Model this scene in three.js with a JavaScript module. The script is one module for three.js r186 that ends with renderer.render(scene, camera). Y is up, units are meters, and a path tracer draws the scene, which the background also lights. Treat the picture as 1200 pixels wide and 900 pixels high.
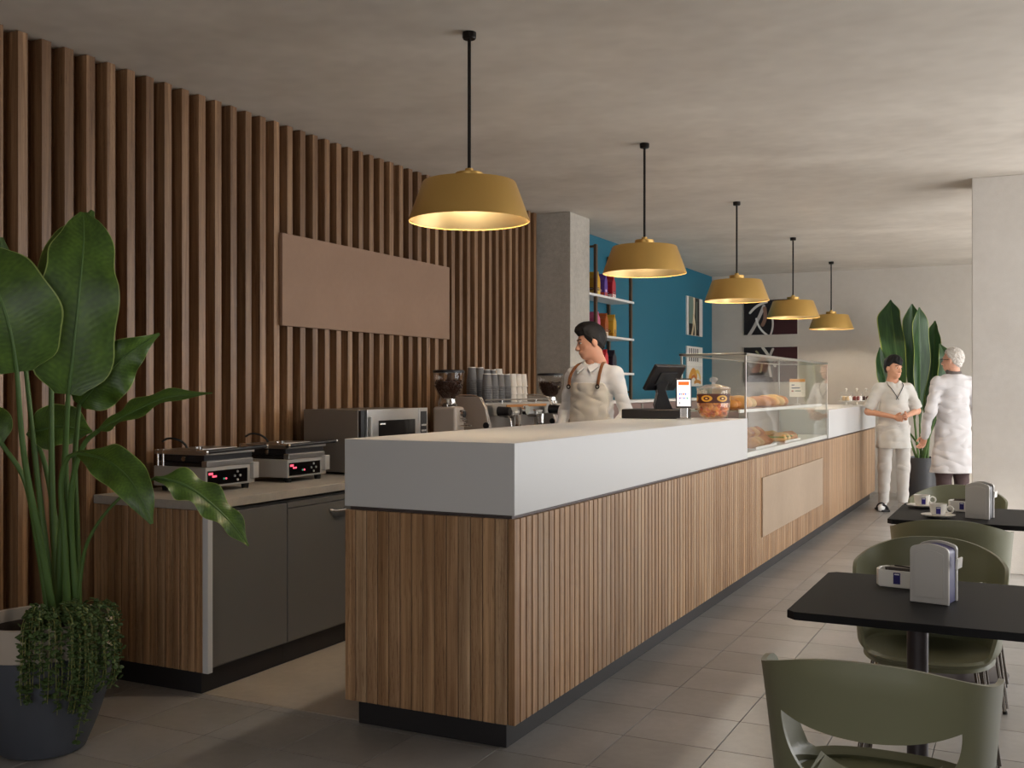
import * as THREE from 'three';
import { mergeGeometries, toCreasedNormals } from 'three/addons/utils/BufferGeometryUtils.js';
import { RoundedBoxGeometry } from 'three/addons/geometries/RoundedBoxGeometry.js';
import { RectAreaLightUniformsLib } from 'three/addons/lights/RectAreaLightUniformsLib.js';
import { Brush, Evaluator, SUBTRACTION } from 'three-bvh-csg';
import { createNoise2D, createNoise3D } from 'simplex-noise';

// ---------- camera, sky, sun, daylight, exposure ----------
// World: x to the right of the counter, y up, -z along the counter (away). Metres.
const scene = new THREE.Scene();
const camera = new THREE.PerspectiveCamera(40.486, 1200 / 900, 0.05, 120);
camera.position.set(0, 1.35, 0);
camera.rotation.set(0, 0.46234, 0);
camera.setViewOffset(1200, 900, 0, -5, 1200, 900);
scene.background = new THREE.Color(1.0, 1.04, 1.1);
scene.backgroundIntensity = 1.5;

const renderer = new THREE.WebGLRenderer({ antialias: true });
renderer.toneMapping = THREE.LinearToneMapping;
renderer.toneMappingExposure = 1.0;
renderer.shadowMap.enabled = true;
RectAreaLightUniformsLib.init();

// the low sun through the shop windows
const sun = new THREE.DirectionalLight(new THREE.Color(1.0, 0.95, 0.88), 4.5);
sun.target.position.set(-0.6, 0, -8.0);
sun.position.set(-0.6 + 7.6, 4.9, -8.0 + 5.0);
sun.castShadow = true;
sun.shadow.radius = 9;
sun.shadow.mapSize.set(2048, 2048);
Object.assign(sun.shadow.camera, { left: -10, right: 10, top: 8, bottom: -8, near: 0.1, far: 40 });
scene.add(sun, sun.target);

// the openings in the window wall: [start, end] distance along the room, sill and head height
const WALL_X = 2.7, CEIL = 2.9, BACK_Z = -14.2, FRONT_Z = 3.0;
const OPENINGS = [[4.7, 6.5], [6.65, 8.45], [9.0, 11.2], [11.4, 13.6]], SILL = 0.25, HEAD = 2.6;
const FILL_OPENINGS = [[-1.3, 0.4], [0.6, 2.3]];  // unseen openings added behind the viewer to bring in fill
// soft daylight that the bright street sends through each opening
for (const [a, b] of OPENINGS) {
  const l = new THREE.RectAreaLight(new THREE.Color(1.0, 0.985, 0.97), 4.5, b - a - 0.1, HEAD - SILL - 0.1);
  l.position.set(WALL_X - 0.02, (SILL + HEAD) / 2, -(a + b) / 2);
  l.lookAt(WALL_X - 5, (SILL + HEAD) / 2, -(a + b) / 2);
  scene.add(l);
}

for (const [a, b] of FILL_OPENINGS) {  // fill from the camera side, through the added openings
  const l = new THREE.RectAreaLight(new THREE.Color(1.0, 0.985, 0.97), 1.75, b - a - 0.1, HEAD - SILL - 0.1);
  l.position.set((a + b) / 2, (SILL + HEAD) / 2, FRONT_Z - 0.02);
  l.lookAt((a + b) / 2, (SILL + HEAD) / 2, FRONT_Z - 5);
  scene.add(l);
}

// ---------- helpers ----------
let seed = 20240611;
const rnd = () => { seed = (seed * 1664525 + 1013904223) >>> 0; return seed / 4294967296; };
const rr = (a, b) => a + (b - a) * rnd();
const n2 = createNoise2D(rnd), n3 = createNoise3D(rnd);
const V = (x, y, z) => new THREE.Vector3(x, y, z);
const taken = {};
const numbered = (n) => { const k = (taken[n] = (taken[n] ?? -1) + 1); return k ? `${n}_${String(k).padStart(3, '0')}` : n; };
const shadows = (o) => { o.traverse((c) => { if (c.isMesh) { c.castShadow = true; c.receiveShadow = true; } }); return o; };
function mesh(name, geo, mat, parent) {
  const m = new THREE.Mesh(Array.isArray(geo) ? join(geo) : geo, mat);
  m.name = parent ? name : numbered(name); m.castShadow = m.receiveShadow = true;
  (parent ?? scene).add(m);
  return m;
}
function tag(o, label, category, group) { o.userData.label = label; o.userData.category = category; if (group) o.userData.group = group; return o; }
function thing(name, label, category, pos = [0, 0, 0], turn = 0, group) {
  const o = new THREE.Group(); o.name = numbered(name); scene.add(o); o.position.set(...pos); o.rotation.y = turn;
  return tag(o, label, category, group);
}
function struct(name, geo, mat) { const m = mesh(name, geo, mat); m.userData.kind = 'structure'; return m; }
function copy(src, name, pos, turn, label) {
  const c = src.clone(); c.name = numbered(name); scene.add(c); c.position.set(...pos); c.rotation.y = turn;
  c.userData = { ...src.userData }; if (label) c.userData.label = label;
  return c;
}
function join(list) {
  const out = list.map((g) => { const q = g.index ? g.toNonIndexed() : g.clone(); for (const k of Object.keys(q.attributes)) if (!['position', 'normal', 'uv'].includes(k)) q.deleteAttribute(k);
    if (!q.attributes.uv) q.setAttribute('uv', new THREE.BufferAttribute(new Float32Array(q.attributes.position.count * 2), 2)); return q; });
  return mergeGeometries(out);
}
// texture coordinates in metres by the way each face points
function metres(g, s = 1, ou = 0, ov = 0) {
  const p = g.attributes.position, n = g.attributes.normal, uv = new Float32Array(p.count * 2);
  for (let i = 0; i < p.count; i++) {
    const ax = Math.abs(n.getX(i)), ay = Math.abs(n.getY(i)), az = Math.abs(n.getZ(i));
    const [u, v] = ay > ax && ay > az ? [p.getX(i), p.getZ(i)] : ax > az ? [p.getZ(i), p.getY(i)] : [p.getX(i), p.getY(i)];
    uv[2 * i] = u * s + ou; uv[2 * i + 1] = v * s + ov;
  }
  g.setAttribute('uv', new THREE.BufferAttribute(uv, 2));
  return g;
}
const box = (w, h, d, x = 0, y = 0, z = 0) => metres(new THREE.BoxGeometry(w, h, d)).translate(x, y, z);
const span = (x0, x1, y0, y1, z0, z1) => { const g = new THREE.BoxGeometry(Math.abs(x1 - x0), Math.abs(y1 - y0), Math.abs(z1 - z0)).translate((x0 + x1) / 2, (y0 + y1) / 2, (z0 + z1) / 2); return metres(g); };
const rbox = (w, h, d, r = 0.005, x = 0, y = 0, z = 0, seg = 2) => metres(new RoundedBoxGeometry(w, h, d, seg, Math.min(r, w / 2.01, h / 2.01, d / 2.01))).translate(x, y, z);
const rspan = (x0, x1, y0, y1, z0, z1, r = 0.004) => rbox(Math.abs(x1 - x0), Math.abs(y1 - y0), Math.abs(z1 - z0), r, (x0 + x1) / 2, (y0 + y1) / 2, (z0 + z1) / 2);
const cyl = (r0, r1, h, x = 0, y = 0, z = 0, seg = 24) => new THREE.CylinderGeometry(r1, r0, h, seg).translate(x, y + h / 2, z);
const lathe = (pts, seg = 40) => toCreasedNormals(new THREE.LatheGeometry(pts.map(([r, y]) => new THREE.Vector2(r, y)), seg), 0.55);
const curve = (pts) => new THREE.CatmullRomCurve3(pts.map((p) => (p.isVector3 ? p : V(...p))));
const tube = (pts, r, seg = 20, rad = 8) => new THREE.TubeGeometry(curve(pts), seg, r, rad, false);
function bar(a, b, r, seg = 10) {
  const A = V(...a), B = V(...b), g = new THREE.CylinderGeometry(r, r, A.distanceTo(B), seg);
  g.applyQuaternion(new THREE.Quaternion().setFromUnitVectors(V(0, 1, 0), B.clone().sub(A).normalize()));
  return g.translate((A.x + B.x) / 2, (A.y + B.y) / 2, (A.z + B.z) / 2);
}
// a tapering tube along a curve
function taper(pts, r0, r1, seg = 24, rad = 8) {
  const c = curve(pts), g = new THREE.TubeGeometry(c, seg, 1, rad, false), p = g.attributes.position;
  for (let i = 0; i <= seg; i++) {
    const o = c.getPointAt(i / seg), r = r0 + (r1 - r0) * i / seg;
    for (let j = 0; j <= rad; j++) { const k = i * (rad + 1) + j; p.setXYZ(k, o.x + (p.getX(k) - o.x) * r, o.y + (p.getY(k) - o.y) * r, o.z + (p.getZ(k) - o.z) * r); }
  }
  return g;
}
function extrude(pts, depth, bevel = 0, curveSegments = 12) {
  const s = pts instanceof THREE.Shape ? pts : new THREE.Shape(pts.map(([x, y]) => new THREE.Vector2(x, y)));
  return metres(new THREE.ExtrudeGeometry(s, { depth, bevelEnabled: bevel > 0, bevelThickness: bevel, bevelSize: bevel, bevelSegments: 2, curveSegments }));
}

// ---------- textures ----------
function dataTex(w, h, f, srgb = true) {
  const a = new Uint8Array(w * h * 4);
  for (let y = 0; y < h; y++) for (let x = 0; x < w; x++) { const c = f(x / w, y / h).map((q) => Math.min(255, Math.max(0, q))), k = (y * w + x) * 4; a[k] = c[0]; a[k + 1] = c[1]; a[k + 2] = c[2]; a[k + 3] = 255; }
  const t = new THREE.DataTexture(a, w, h); t.magFilter = THREE.LinearFilter; t.minFilter = THREE.LinearFilter; t.wrapS = t.wrapT = THREE.RepeatWrapping;
  if (srgb) t.colorSpace = THREE.SRGBColorSpace; t.needsUpdate = true; return t;
}
function canvasTex(w, h, draw) {
  const c = document.createElement('canvas'); c.width = w; c.height = h; draw(c.getContext('2d'), w, h);
  const t = new THREE.CanvasTexture(c); t.colorSpace = THREE.SRGBColorSpace; t.wrapS = t.wrapT = THREE.RepeatWrapping; return t;
}
// noise that repeats: points of the unit square laid on a torus
const TAU = Math.PI * 2;
const tile = (u, v, fu, fv, s = 0) => 0.5 * (n3(Math.cos(u * TAU) * fu, Math.sin(u * TAU) * fu, v * fv + s) * (1 - v) + n3(Math.cos(u * TAU) * fu, Math.sin(u * TAU) * fu, (v - 1) * fv + s) * v) + 0.5;
const mix3 = (a, b, t) => a.map((x, i) => x + (b[i] - x) * t);
const clamp = (x, a = 0, b = 1) => Math.min(b, Math.max(a, x));
// walnut: grain runs along v; the texture stands for 0.6 m by 2.4 m
const woodTex = dataTex(512, 1024, (u, v) => {
  const warp = (tile(u, v, 0.8, 2.2, 3) - 0.5) * 0.05;
  const ring = 0.5 + 0.5 * Math.sin((u + warp) * TAU * 17 + tile(u, v, 1.6, 2.4, 9) * 9);
  const fib = tile(u + warp * 0.3, v, 26, 7, 21), fine = tile(u, v, 60, 22, 5), broad = tile(u, v, 2.2, 1.5, 40);
  let t = 0.36 * ring * broad + 0.34 * fib + 0.2 * fine + 0.26 * broad;
  const pore = tile(u, v, 70, 40, 77); if (pore > 0.78) t -= 0.55 * (pore - 0.78) / 0.22;
  const knot = tile(u, v, 5, 9, 91); if (knot > 0.86) t -= (knot - 0.86) * 3.2;
  return mix3([115, 85, 59], [237, 204, 166], clamp(t)).map((c) => clamp(c, 0, 255));
});
const woodBump = dataTex(512, 1024, (u, v) => { const t = 0.6 * tile(u, v, 40, 9, 21) + 0.4 * tile(u, v, 70, 40, 77); return [t * 255, t * 255, t * 255]; }, false);
const tileTex = dataTex(512, 512, (u, v) => { const t = 0.5 * tile(u, v, 0.8, 5, 1) + 0.3 * tile(u, v, 4, 25, 8) + 0.2 * tile(u, v, 14, 88, 13); return mix3([188, 185, 181], [218, 215, 212], t); });
const plasterTex = dataTex(1024, 512, (u, v) => {
  const t = 0.5 * tile(u, v, 0.5, 4, 2) + 0.3 * tile(u, v, 1.3, 11, 14) + 0.2 * tile(u, v, 4, 30, 27);
  return mix3([206, 200, 193], [234, 230, 224], clamp((t - 0.5) * 1.4 + 0.5));
});
const wallTex = dataTex(512, 512, (u, v) => { const t = 0.5 * tile(u, v, 0.6, 4, 51) + 0.3 * tile(u, v, 3, 19, 58) + 0.2 * tile(u, v, 13, 80, 66); return mix3([226, 222, 217], [240, 237, 233], t); });
const concreteTex = dataTex(512, 512, (u, v) => {
  let t = 0.4 * tile(u, v, 0.5, 3, 61) + 0.3 * tile(u, v, 3, 19, 68) + 0.3 * tile(u, v, 12, 76, 76); const pit = tile(u, v, 9, 56, 99);
  if (pit > 0.86) t -= 3.5 * (pit - 0.86); return mix3([176, 172, 166], [222, 219, 213], clamp(t));
});
const grainBump = dataTex(512, 512, (u, v) => { const t = (0.5 * tile(u, v, 8, 50, 15) + 0.5 * tile(u, v, 18, 113, 19)) * 255; return [t, t, t]; }, false);
const rep = (t, x, y) => { const c = t.clone(); c.repeat.set(x, y); c.needsUpdate = true; return c; };

// ---------- materials ----------
const std = (c, r = 0.5, m = 0, more = {}) => new THREE.MeshStandardMaterial({ color: new THREE.Color(c), roughness: r, metalness: m, ...more });
const phys = (c, r = 0.5, m = 0, more = {}) => new THREE.MeshPhysicalMaterial({ color: new THREE.Color(c), roughness: r, metalness: m, ...more });
const woodMap = rep(woodTex, 1 / 0.6, 1 / 2.4), woodB = rep(woodBump, 1 / 0.6, 1 / 2.4);
const woods = ['#ffffff', '#f7f0e9', '#eee4da', '#fff6ec', '#e8dccf'].map((c) => std(c, 0.32, 0, { map: woodMap, bumpMap: woodB, bumpScale: 0.0006 }));
const battenWoods = ['#d0c4b9', '#bfb2a6', '#d6c9bd', '#b5a79b', '#c7b8aa'].map((c) => std(c, 0.4, 0, { map: woodMap, bumpMap: woodB, bumpScale: 0.0008 }));
const M = {
  tile: ['#bfbebd', '#bbbab8', '#c2c1c0', '#b8b7b5'].map((c) => std(c, 0.3, 0, { map: rep(tileTex, 0.7, 0.7) })),
  grout: std('#3a3633', 0.9), serviceFloor: std('#d9cfc2', 0.5, 0, { map: rep(tileTex, 0.6, 0.6) }),
  ceiling: std('#f1ede7', 0.9, 0, { map: rep(plasterTex, 0.28, 0.28) }), wall: std('#d6d1ca', 0.85, 0, { map: rep(wallTex, 0.4, 0.4) }),
  backing: std('#b09a88', 0.7, 0, { map: woodMap }), concrete: std('#e2ded8', 0.85, 0, { map: rep(concreteTex, 0.9, 0.9), bumpMap: rep(grainBump, 1.5, 1.5), bumpScale: 0.0015 }), render: std('#e4e1dd', 0.85, 0, { map: rep(wallTex, 0.7, 0.7), bumpMap: rep(grainBump, 1.5, 1.5), bumpScale: 0.001 }),
  teal: std('#17677f', 0.6), plaque: std('#a98a74', 0.75, 0, { map: rep(wallTex, 0.9, 0.9) }), plate: std('#bda892', 0.55, 0, { map: rep(wallTex, 0.7, 0.7) }),
  white: phys('#cfcfcf', 0.4, 0, { clearcoat: 0.15, clearcoatRoughness: 0.3 }), strip: std('#5f5756', 0.45, 0.5), plinth: std('#2f2e30', 0.45, 0.3),
  edge: std('#dcdee0', 0.4, 0.15), cabinet: std('#6f6e6c', 0.4, 0.1), worktop: std('#d6d2cc', 0.5, 0, { map: rep(tileTex, 1.1, 1.1) }), handle: std('#d8d8d8', 0.22, 1),
  brass: phys('#d6ad62', 0.38, 0.6), brassIn: phys('#ead7ae', 0.45, 0.7), rod: std('#1d1714', 0.45, 0.6),
  steel: std('#c4c1bd', 0.28, 1), steelDull: std('#b9b7b4', 0.4, 0.35), chrome: std('#e6e4e2', 0.1, 1), blackPlastic: std('#17161a', 0.4), blackGloss: phys('#0c0c0e', 0.12, 0), rubber: std('#1b1b1c', 0.8),
  beige: std('#b5aaa0', 0.4, 0.25), tableTop: phys('#131214', 0.55, 0, { specularIntensity: 0.35 }), post: std('#4a4548', 0.38, 0.6), tubeDark: std('#6c6660', 0.25, 1),
  olive: phys('#74745a', 0.42, 0), porcelain: phys('#e9e4da', 0.22, 0), purple: std('#221868', 0.45), greyPlastic: std('#bcb8b2', 0.42), napkin: std('#efece6', 0.9),
  glass: phys('#ffffff', 0.02, 0, { transmission: 1, thickness: 0, ior: 1.5 }), caseGlass: phys('#fdfefd', 0.03, 0, { transmission: 1, thickness: 0, ior: 1.45, specularIntensity: 0.5 }), bronze: std('#6a5443', 0.38, 0.7), shelfWhite: std('#e8e6e3', 0.4),
  soil: std('#2a2019', 0.95), potLight: std('#b3a89b', 0.7), potBlue: std('#484c55', 0.6), potGrey: std('#4b4c4f', 0.3, 0.2),
  stem: std('#4d6b32', 0.5), strand: std('#8a8a4e', 0.6), paleLine: std('#ffffff', 0.6),
};
// ---------- the room ----------
const LEFT_X = -3.995, TILE = 0.365, TX0 = -1.42, TD0 = 3.82;
{
  const floor = new THREE.Group(); floor.name = 'floor'; floor.userData.kind = 'structure'; scene.add(floor);
  mesh('slab', span(LEFT_X - 0.2, WALL_X + 0.2, -0.12, -0.009, BACK_Z - 0.2, FRONT_Z + 0.2), M.grout, floor);
  const g = metres(new RoundedBoxGeometry(TILE - 0.0035, 0.012, TILE - 0.0035, 1, 0.0015));
  const variants = [0, 1, 2, 3, 4, 5].map((k) => { const q = g.clone(), uv = q.attributes.uv; for (let i = 0; i < uv.count; i++) uv.setXY(i, uv.getX(i) + k * 0.37, uv.getY(i) + k * 0.23); return q; });
  const rest = [];
  for (let i = -8; i <= 12; i++) for (let j = -19; j <= 28; j++) {
    const x0 = TX0 + i * TILE, d0 = TD0 + j * TILE, x = x0 + TILE / 2, d = d0 + TILE / 2;
    if (x < LEFT_X - 0.1 || x > WALL_X + 0.15 || d > 14.35 || d < -3.1) continue;
    const D = -x * 0.446 + d * 0.895, px = D > 0.4 ? 600 + 1220 * (x * 0.895 + d * 0.446) / D : -1, py = 455 + 1220 * 1.35 / D;
    const seen = D > 0.5 && px > -60 && px < 1260 && py < 960 && (x > -1.95 || d < 3.6);
    const k = ((i * 7 + j * 13) % 6 + 6) % 6;
    if (seen) { const t = mesh('tile', variants[k], M.tile[((i * 3 + j * 5) % 4 + 4) % 4], floor); t.position.set(x, -0.006, -d); }
    else rest.push(variants[k].clone().translate(x, -0.006, -d));
  }
  const r = mesh('tile_field', rest, M.tile[0], floor); r.userData.kind = 'stuff';
  struct('floor_service', span(-3.27, -2.4, -0.004, 0.003, -3.507, -8.38), M.serviceFloor);
}
struct('ceiling', span(LEFT_X - 0.2, WALL_X + 0.2, CEIL, CEIL + 0.15, BACK_Z - 0.2, FRONT_Z + 0.2), M.ceiling);
struct('wall_back', span(LEFT_X - 0.2, WALL_X + 0.2, 0, CEIL, BACK_Z - 0.2, BACK_Z), M.wall);
{ // wall behind the viewer; its two openings are added for fill light
  const parts = [span(LEFT_X - 0.2, WALL_X + 0.2, 0, SILL, FRONT_Z, FRONT_Z + 0.2), span(LEFT_X - 0.2, WALL_X + 0.2, HEAD, CEIL, FRONT_Z, FRONT_Z + 0.2)];
  let x = LEFT_X - 0.2;
  for (const [a, b] of [...FILL_OPENINGS, [WALL_X + 0.2, 0]]) { parts.push(span(x, a, SILL, HEAD, FRONT_Z, FRONT_Z + 0.2)); x = b; }
  struct('wall_front', parts, M.wall);
  FILL_OPENINGS.forEach(([a, b], i) => {
    const w = new THREE.Group(); w.name = `window_${i + 5}`; w.userData.kind = 'structure'; scene.add(w);  // added window, there only for the fill on near faces
    const f = 0.05, z0 = FRONT_Z + 0.07, z1 = FRONT_Z + 0.13;
    mesh('window_frame', [span(a, b, SILL, SILL + f, z0, z1), span(a, b, HEAD - f, HEAD, z0, z1), span(a, a + f, SILL, HEAD, z0, z1), span(b - f, b, SILL, HEAD, z0, z1)], M.plinth, w);
    mesh('pane', span(a + f, b - f, SILL + f, HEAD - f, FRONT_Z + 0.099, FRONT_Z + 0.101), M.glass, w);
  });
}
struct('wall_left_rear', span(LEFT_X - 0.2, -3.97, 0, CEIL, -8.84, BACK_Z), M.teal);
{
  const w = struct('wall_left', span(LEFT_X - 0.2, LEFT_X, 0, CEIL, FRONT_Z, -8.84), M.backing);
  const geos = [0, 1, 2, 3, 4, 5, 6].map((k) => metres(new RoundedBoxGeometry(0.075, CEIL - 0.002, 0.05, 1, 0.002), 1, k * 0.083, k * 0.31));
  for (let k = -3; k < 45; k++) {
    const d = 3.077 + k * 0.1215; if (d > 8.36) break;
    const b = mesh('batten', geos[(k + 21) % 7], battenWoods[(k * 3 + 30) % 5], w); b.position.set(LEFT_X + 0.0375, CEIL / 2, -d - 0.025);
  }
}
struct('column', rspan(LEFT_X, -3.612, 0, CEIL, -8.395, -8.84, 0.006), M.concrete);
struct('pillar', rspan(-0.39, 0.11, 0, CEIL, -8.39, -8.85, 0.006), M.render);
{ // window wall with four openings
  const parts = [span(WALL_X, WALL_X + 0.2, 0, SILL, FRONT_Z, BACK_Z), span(WALL_X, WALL_X + 0.2, HEAD, CEIL, FRONT_Z, BACK_Z)];
  let z = FRONT_Z;
  for (const [a, b] of [...OPENINGS, [14.2, 14.2]]) { parts.push(span(WALL_X, WALL_X + 0.2, SILL, HEAD, z, -a)); z = -b; }
  struct('wall_right', parts, M.wall);
  OPENINGS.forEach(([a, b], i) => {
    const w = new THREE.Group(); w.name = `window_${i + 1}`; w.userData.kind = 'structure'; scene.add(w);
    const f = 0.05, x0 = WALL_X + 0.07, x1 = WALL_X + 0.13;
    mesh('window_frame', [span(x0, x1, SILL, SILL + f, -a, -b), span(x0, x1, HEAD - f, HEAD, -a, -b), span(x0, x1, SILL, HEAD, -a, -a - f), span(x0, x1, SILL, HEAD, -b + f, -b)], M.plinth, w);
    mesh('pane', span(WALL_X + 0.099, WALL_X + 0.101, SILL + f, HEAD - f, -a - f, -b + f), M.glass, w);
  });
}
// blank brown sign board on the battens
{
  const t = thing('sign_board', 'blank brown sign board fixed across the wooden wall battens', 'sign', [0, 0, 0]);
  mesh('board', rspan(-3.918, -3.893, 1.715, 2.255, -4.82, -6.766, 0.004), M.plaque, t);
}

// ---------- pendant lamps ----------
function pendant(d, label) {
  const t = thing('pendant_lamp', label, 'lamp', [-2.19, 2.076, -d], 0, 'brass pendant lamps over the counter');
  const shade = mesh('shade', lathe([[0.02, 0.1715], [0.201, 0.17], [0.2045, 0.166], [0.2635, 0.006], [0.2645, 0.001], [0.262, 0], [0.2612, 0.004], [0.2012, 0.162], [0.192, 0.166], [0.02, 0.168]], 72), M.brass, t);
  mesh('lit_lining', lathe([[0.02, 0.164], [0.188, 0.162], [0.1985, 0.158], [0.258, 0.006]], 72), litLiningMat, shade);  // added inner layer, its paler brass carries the bulb-lit look
  mesh('collar', lathe([[0.0, 0.171], [0.06, 0.171], [0.061, 0.173], [0.061, 0.21], [0.059, 0.212], [0.022, 0.213], [0.018, 0.218], [0.018, 0.23], [0, 0.231]], 36), M.brass, t);
  mesh('rod', cyl(0.0075, 0.0075, CEIL - 2.076 - 0.215 - 0.02, 0, 0.215, 0, 12), M.rod, t);
  mesh('ceiling_cap', lathe([[0, CEIL - 2.076 - 0.03], [0.026, CEIL - 2.076 - 0.03], [0.03, CEIL - 2.076 - 0.024], [0.03, CEIL - 2.076 - 0.001], [0, CEIL - 2.076 - 0.001]], 24), M.rod, t);
  mesh('socket', cyl(0.02, 0.022, 0.05, 0, 0.126, 0, 16), M.brass, t);
  mesh('bulb', new THREE.SphereGeometry(0.035, 20, 14).translate(0, 0.095, 0), bulbMat, t);
  const l = new THREE.PointLight(new THREE.Color(1, 0.91, 0.79), LAMP_POWER); l.position.set(0, 0.095, 0); l.castShadow = true; l.shadow.radius = 1.6; t.add(l);
  return t;
}
const LAMP_POWER = 1.6, litLiningMat = phys('#e2c691', 0.33, 1, { side: THREE.DoubleSide });
const bulbMat = std('#fff1da', 0.4, 0, { emissive: new THREE.Color(1, 0.86, 0.68), emissiveIntensity: 8 });
[[3.977, 'brass pendant lamp hanging before the brown sign board, closest to the microwave'], [6.275, 'brass pendant lamp hanging before the concrete column and teal shelf'],
 [8.585, 'brass pendant lamp, third along the row from the sign board'], [10.875, 'brass pendant lamp partly in front of the upper dark print'], [13.16, 'brass pendant lamp at the tall plant end of the row']].forEach(([d, l]) => pendant(d, l));
const ORD = ['first', 'second', 'third', 'fourth', 'fifth', 'sixth', 'seventh', 'eighth', 'ninth', 'tenth', 'eleventh', 'twelfth', 'thirteenth', 'fourteenth'];
// ---------- slat cladding ----------
const slatCache = {};
function slat(w, h, t, k) { const key = [w, h, t, k].join(); return (slatCache[key] ??= metres(new RoundedBoxGeometry(w, h, t, 1, 0.003), 1, k * 0.0615 + 0.013, k * 0.37)); }
const pick = (i) => Math.floor(Math.abs(Math.sin(i * 12.9898 + 4.1) * 43758.5453)) ;

// ---------- the long service counter ----------
const CX0 = -2.457, CX1 = -1.70, CD0 = 3.43, CD1 = 13.35, WOOD0 = 0.105, WOOD1 = 0.866;
{
  const t = thing('service_counter', 'long service counter clad in walnut slats with dark plinth', 'counter', [0, 0, 0]);
  mesh('carcass', span(CX0 + 0.004, CX1 - 0.03, WOOD0 - 0.002, WOOD1 - 0.004, -CD0 - 0.02, -CD1), M.backing, t);
  mesh('plinth', span(CX0 + 0.03, CX1 - 0.06, 0.001, WOOD0 - 0.002, -CD0 - 0.055, -CD1 + 0.04), M.plinth, t);
  mesh('metal_strip', span(CX0 + 0.016, CX1 - 0.018, WOOD1 - 0.004, 0.879, -CD0 - 0.018, -CD1), M.strip, t);
  const p = 0.0518, n = Math.floor((CD1 - CD0) / p);
  for (let i = 0; i < n; i++) {
    const s = mesh('slat', slat(p - 0.0085, WOOD1 - WOOD0, 0.028, pick(i) % 9), woods[pick(i * 3 + 1) % 5], t);
    s.position.set(CX1 - 0.014, (WOOD0 + WOOD1) / 2, -(CD0 + (i + 0.5) * p)); s.rotation.y = Math.PI / 2;
  }
  const q = 0.0522, e0 = CX0, m = 14;
  for (let i = 0; i < m; i++) {
    const s = mesh('slat', slat(q - 0.003, WOOD1 - WOOD0, 0.018, pick(i * 5 + 2) % 9), woods[pick(i * 7 + 5) % 5], t);
    s.position.set(e0 + (i + 0.5) * (CX1 - 0.029 - e0) / m, (WOOD0 + WOOD1) / 2, -CD0 - 0.009);
  }
}
tag(mesh('white_worktop', rspan(CX0 - 0.001, CX1 + 0.001, 0.88, 1.148, -3.43, -6.945, 0.0025), M.white), 'thick white block counter top at the till end', 'counter top');
tag(mesh('white_worktop', [rspan(CX0, CX1 + 0.001, 0.88, 1.148, -10.075, -13.36, 0.0025)], M.white), 'white block counter top beyond the glass pastry case', 'counter top');
tag(mesh('counter_plate', rspan(CX1 + 0.0005, CX1 + 0.012, 0.3, 0.72, -7.35, -9.7, 0.003), M.plate), 'blank pale plate fixed on the slatted counter front', 'sign');

// ---------- rear work unit ----------
const UD0 = 3.48, UF = -3.25, UB = -3.918, WT = 0.853;
{
  const t = thing('end_panel', 'walnut slatted end panel with pale metal edge beside potted plant', 'panel', [0, 0, 0]);
  mesh('backing', span(UB, UF - 0.002, 0.115, WT - 0.04, -UD0 - 0.016, -UD0 - 0.03), M.backing, t);
  const n = 15, w = (UF - UB) / n;
  for (let i = 0; i < n; i++) { const s = mesh('slat', slat(0.0385, WT - 0.041 - 0.1, 0.016, pick(i * 11 + 3) % 9), woods[pick(i * 13 + 1) % 5], t); s.position.set(UB + (i + 0.5) * w, (WT - 0.041 + 0.1) / 2, -UD0 - 0.008); }
  mesh('edge_strip', span(UF, UF + 0.03, 0.1, WT - 0.041, -UD0 - 0.001, -UD0 - 0.03), M.edge, t);
}
{
  const ends = [3.525, 4.063, 4.75, 5.45, 6.15, 6.85, 7.55, 8.385];
  const label = ['grey cabinet under the panini grills, against the slatted end panel', 'grey cabinet with a top drawer under the panini grills'];
  for (let i = 0; i < ends.length - 1; i++) {
    const a = ends[i], b = ends[i + 1];
    const t = thing('base_cabinet', label[i] ?? `grey base cabinet, ${ORD[i]} along from the slatted end panel`, 'cabinet', [0, 0, 0], 0, i > 1 ? 'grey base cabinets behind the counter' : undefined);
    mesh('body', span(UB, UF - 0.022, 0.1, WT - 0.052, -a, -b + 0.001), M.cabinet, t);
    mesh('plinth', span(UB, UF - 0.03, 0.001, 0.099, -a + (i ? 0 : 0.02), -b + 0.001), M.plinth, t);
    const hy = i ? 0.72 : 0.735, top = i ? 0.762 : WT - 0.062;
    const door = mesh('door', rspan(UF - 0.02, UF, 0.112, top - 0.002, -a - 0.003, -b + 0.003, 0.002), M.cabinet, t);
    const hz = -(i ? b - 0.28 : a + 0.05 + 0.1);
    const grip = mesh('handle', taper([[UF, hy, hz + 0.065], [UF + 0.02, hy - 0.006, hz + 0.045], [UF + 0.027, hy - 0.008, hz], [UF + 0.02, hy - 0.006, hz - 0.045], [UF, hy, hz - 0.065]], 0.008, 0.008, 20, 8), M.handle, door);
    grip.userData.label = 'curved silver handle';
    if (i) mesh('drawer', rspan(UF - 0.02, UF, top + 0.002, WT - 0.062, -a - 0.003, -b + 0.003, 0.002), M.cabinet, t);
  }
}
tag(mesh('rear_worktop', rspan(UB, UF + 0.012, WT - 0.04, WT, -UD0, -8.385, 0.003), M.worktop), 'grey stone worktop carrying the grills and coffee machines', 'worktop');

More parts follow.
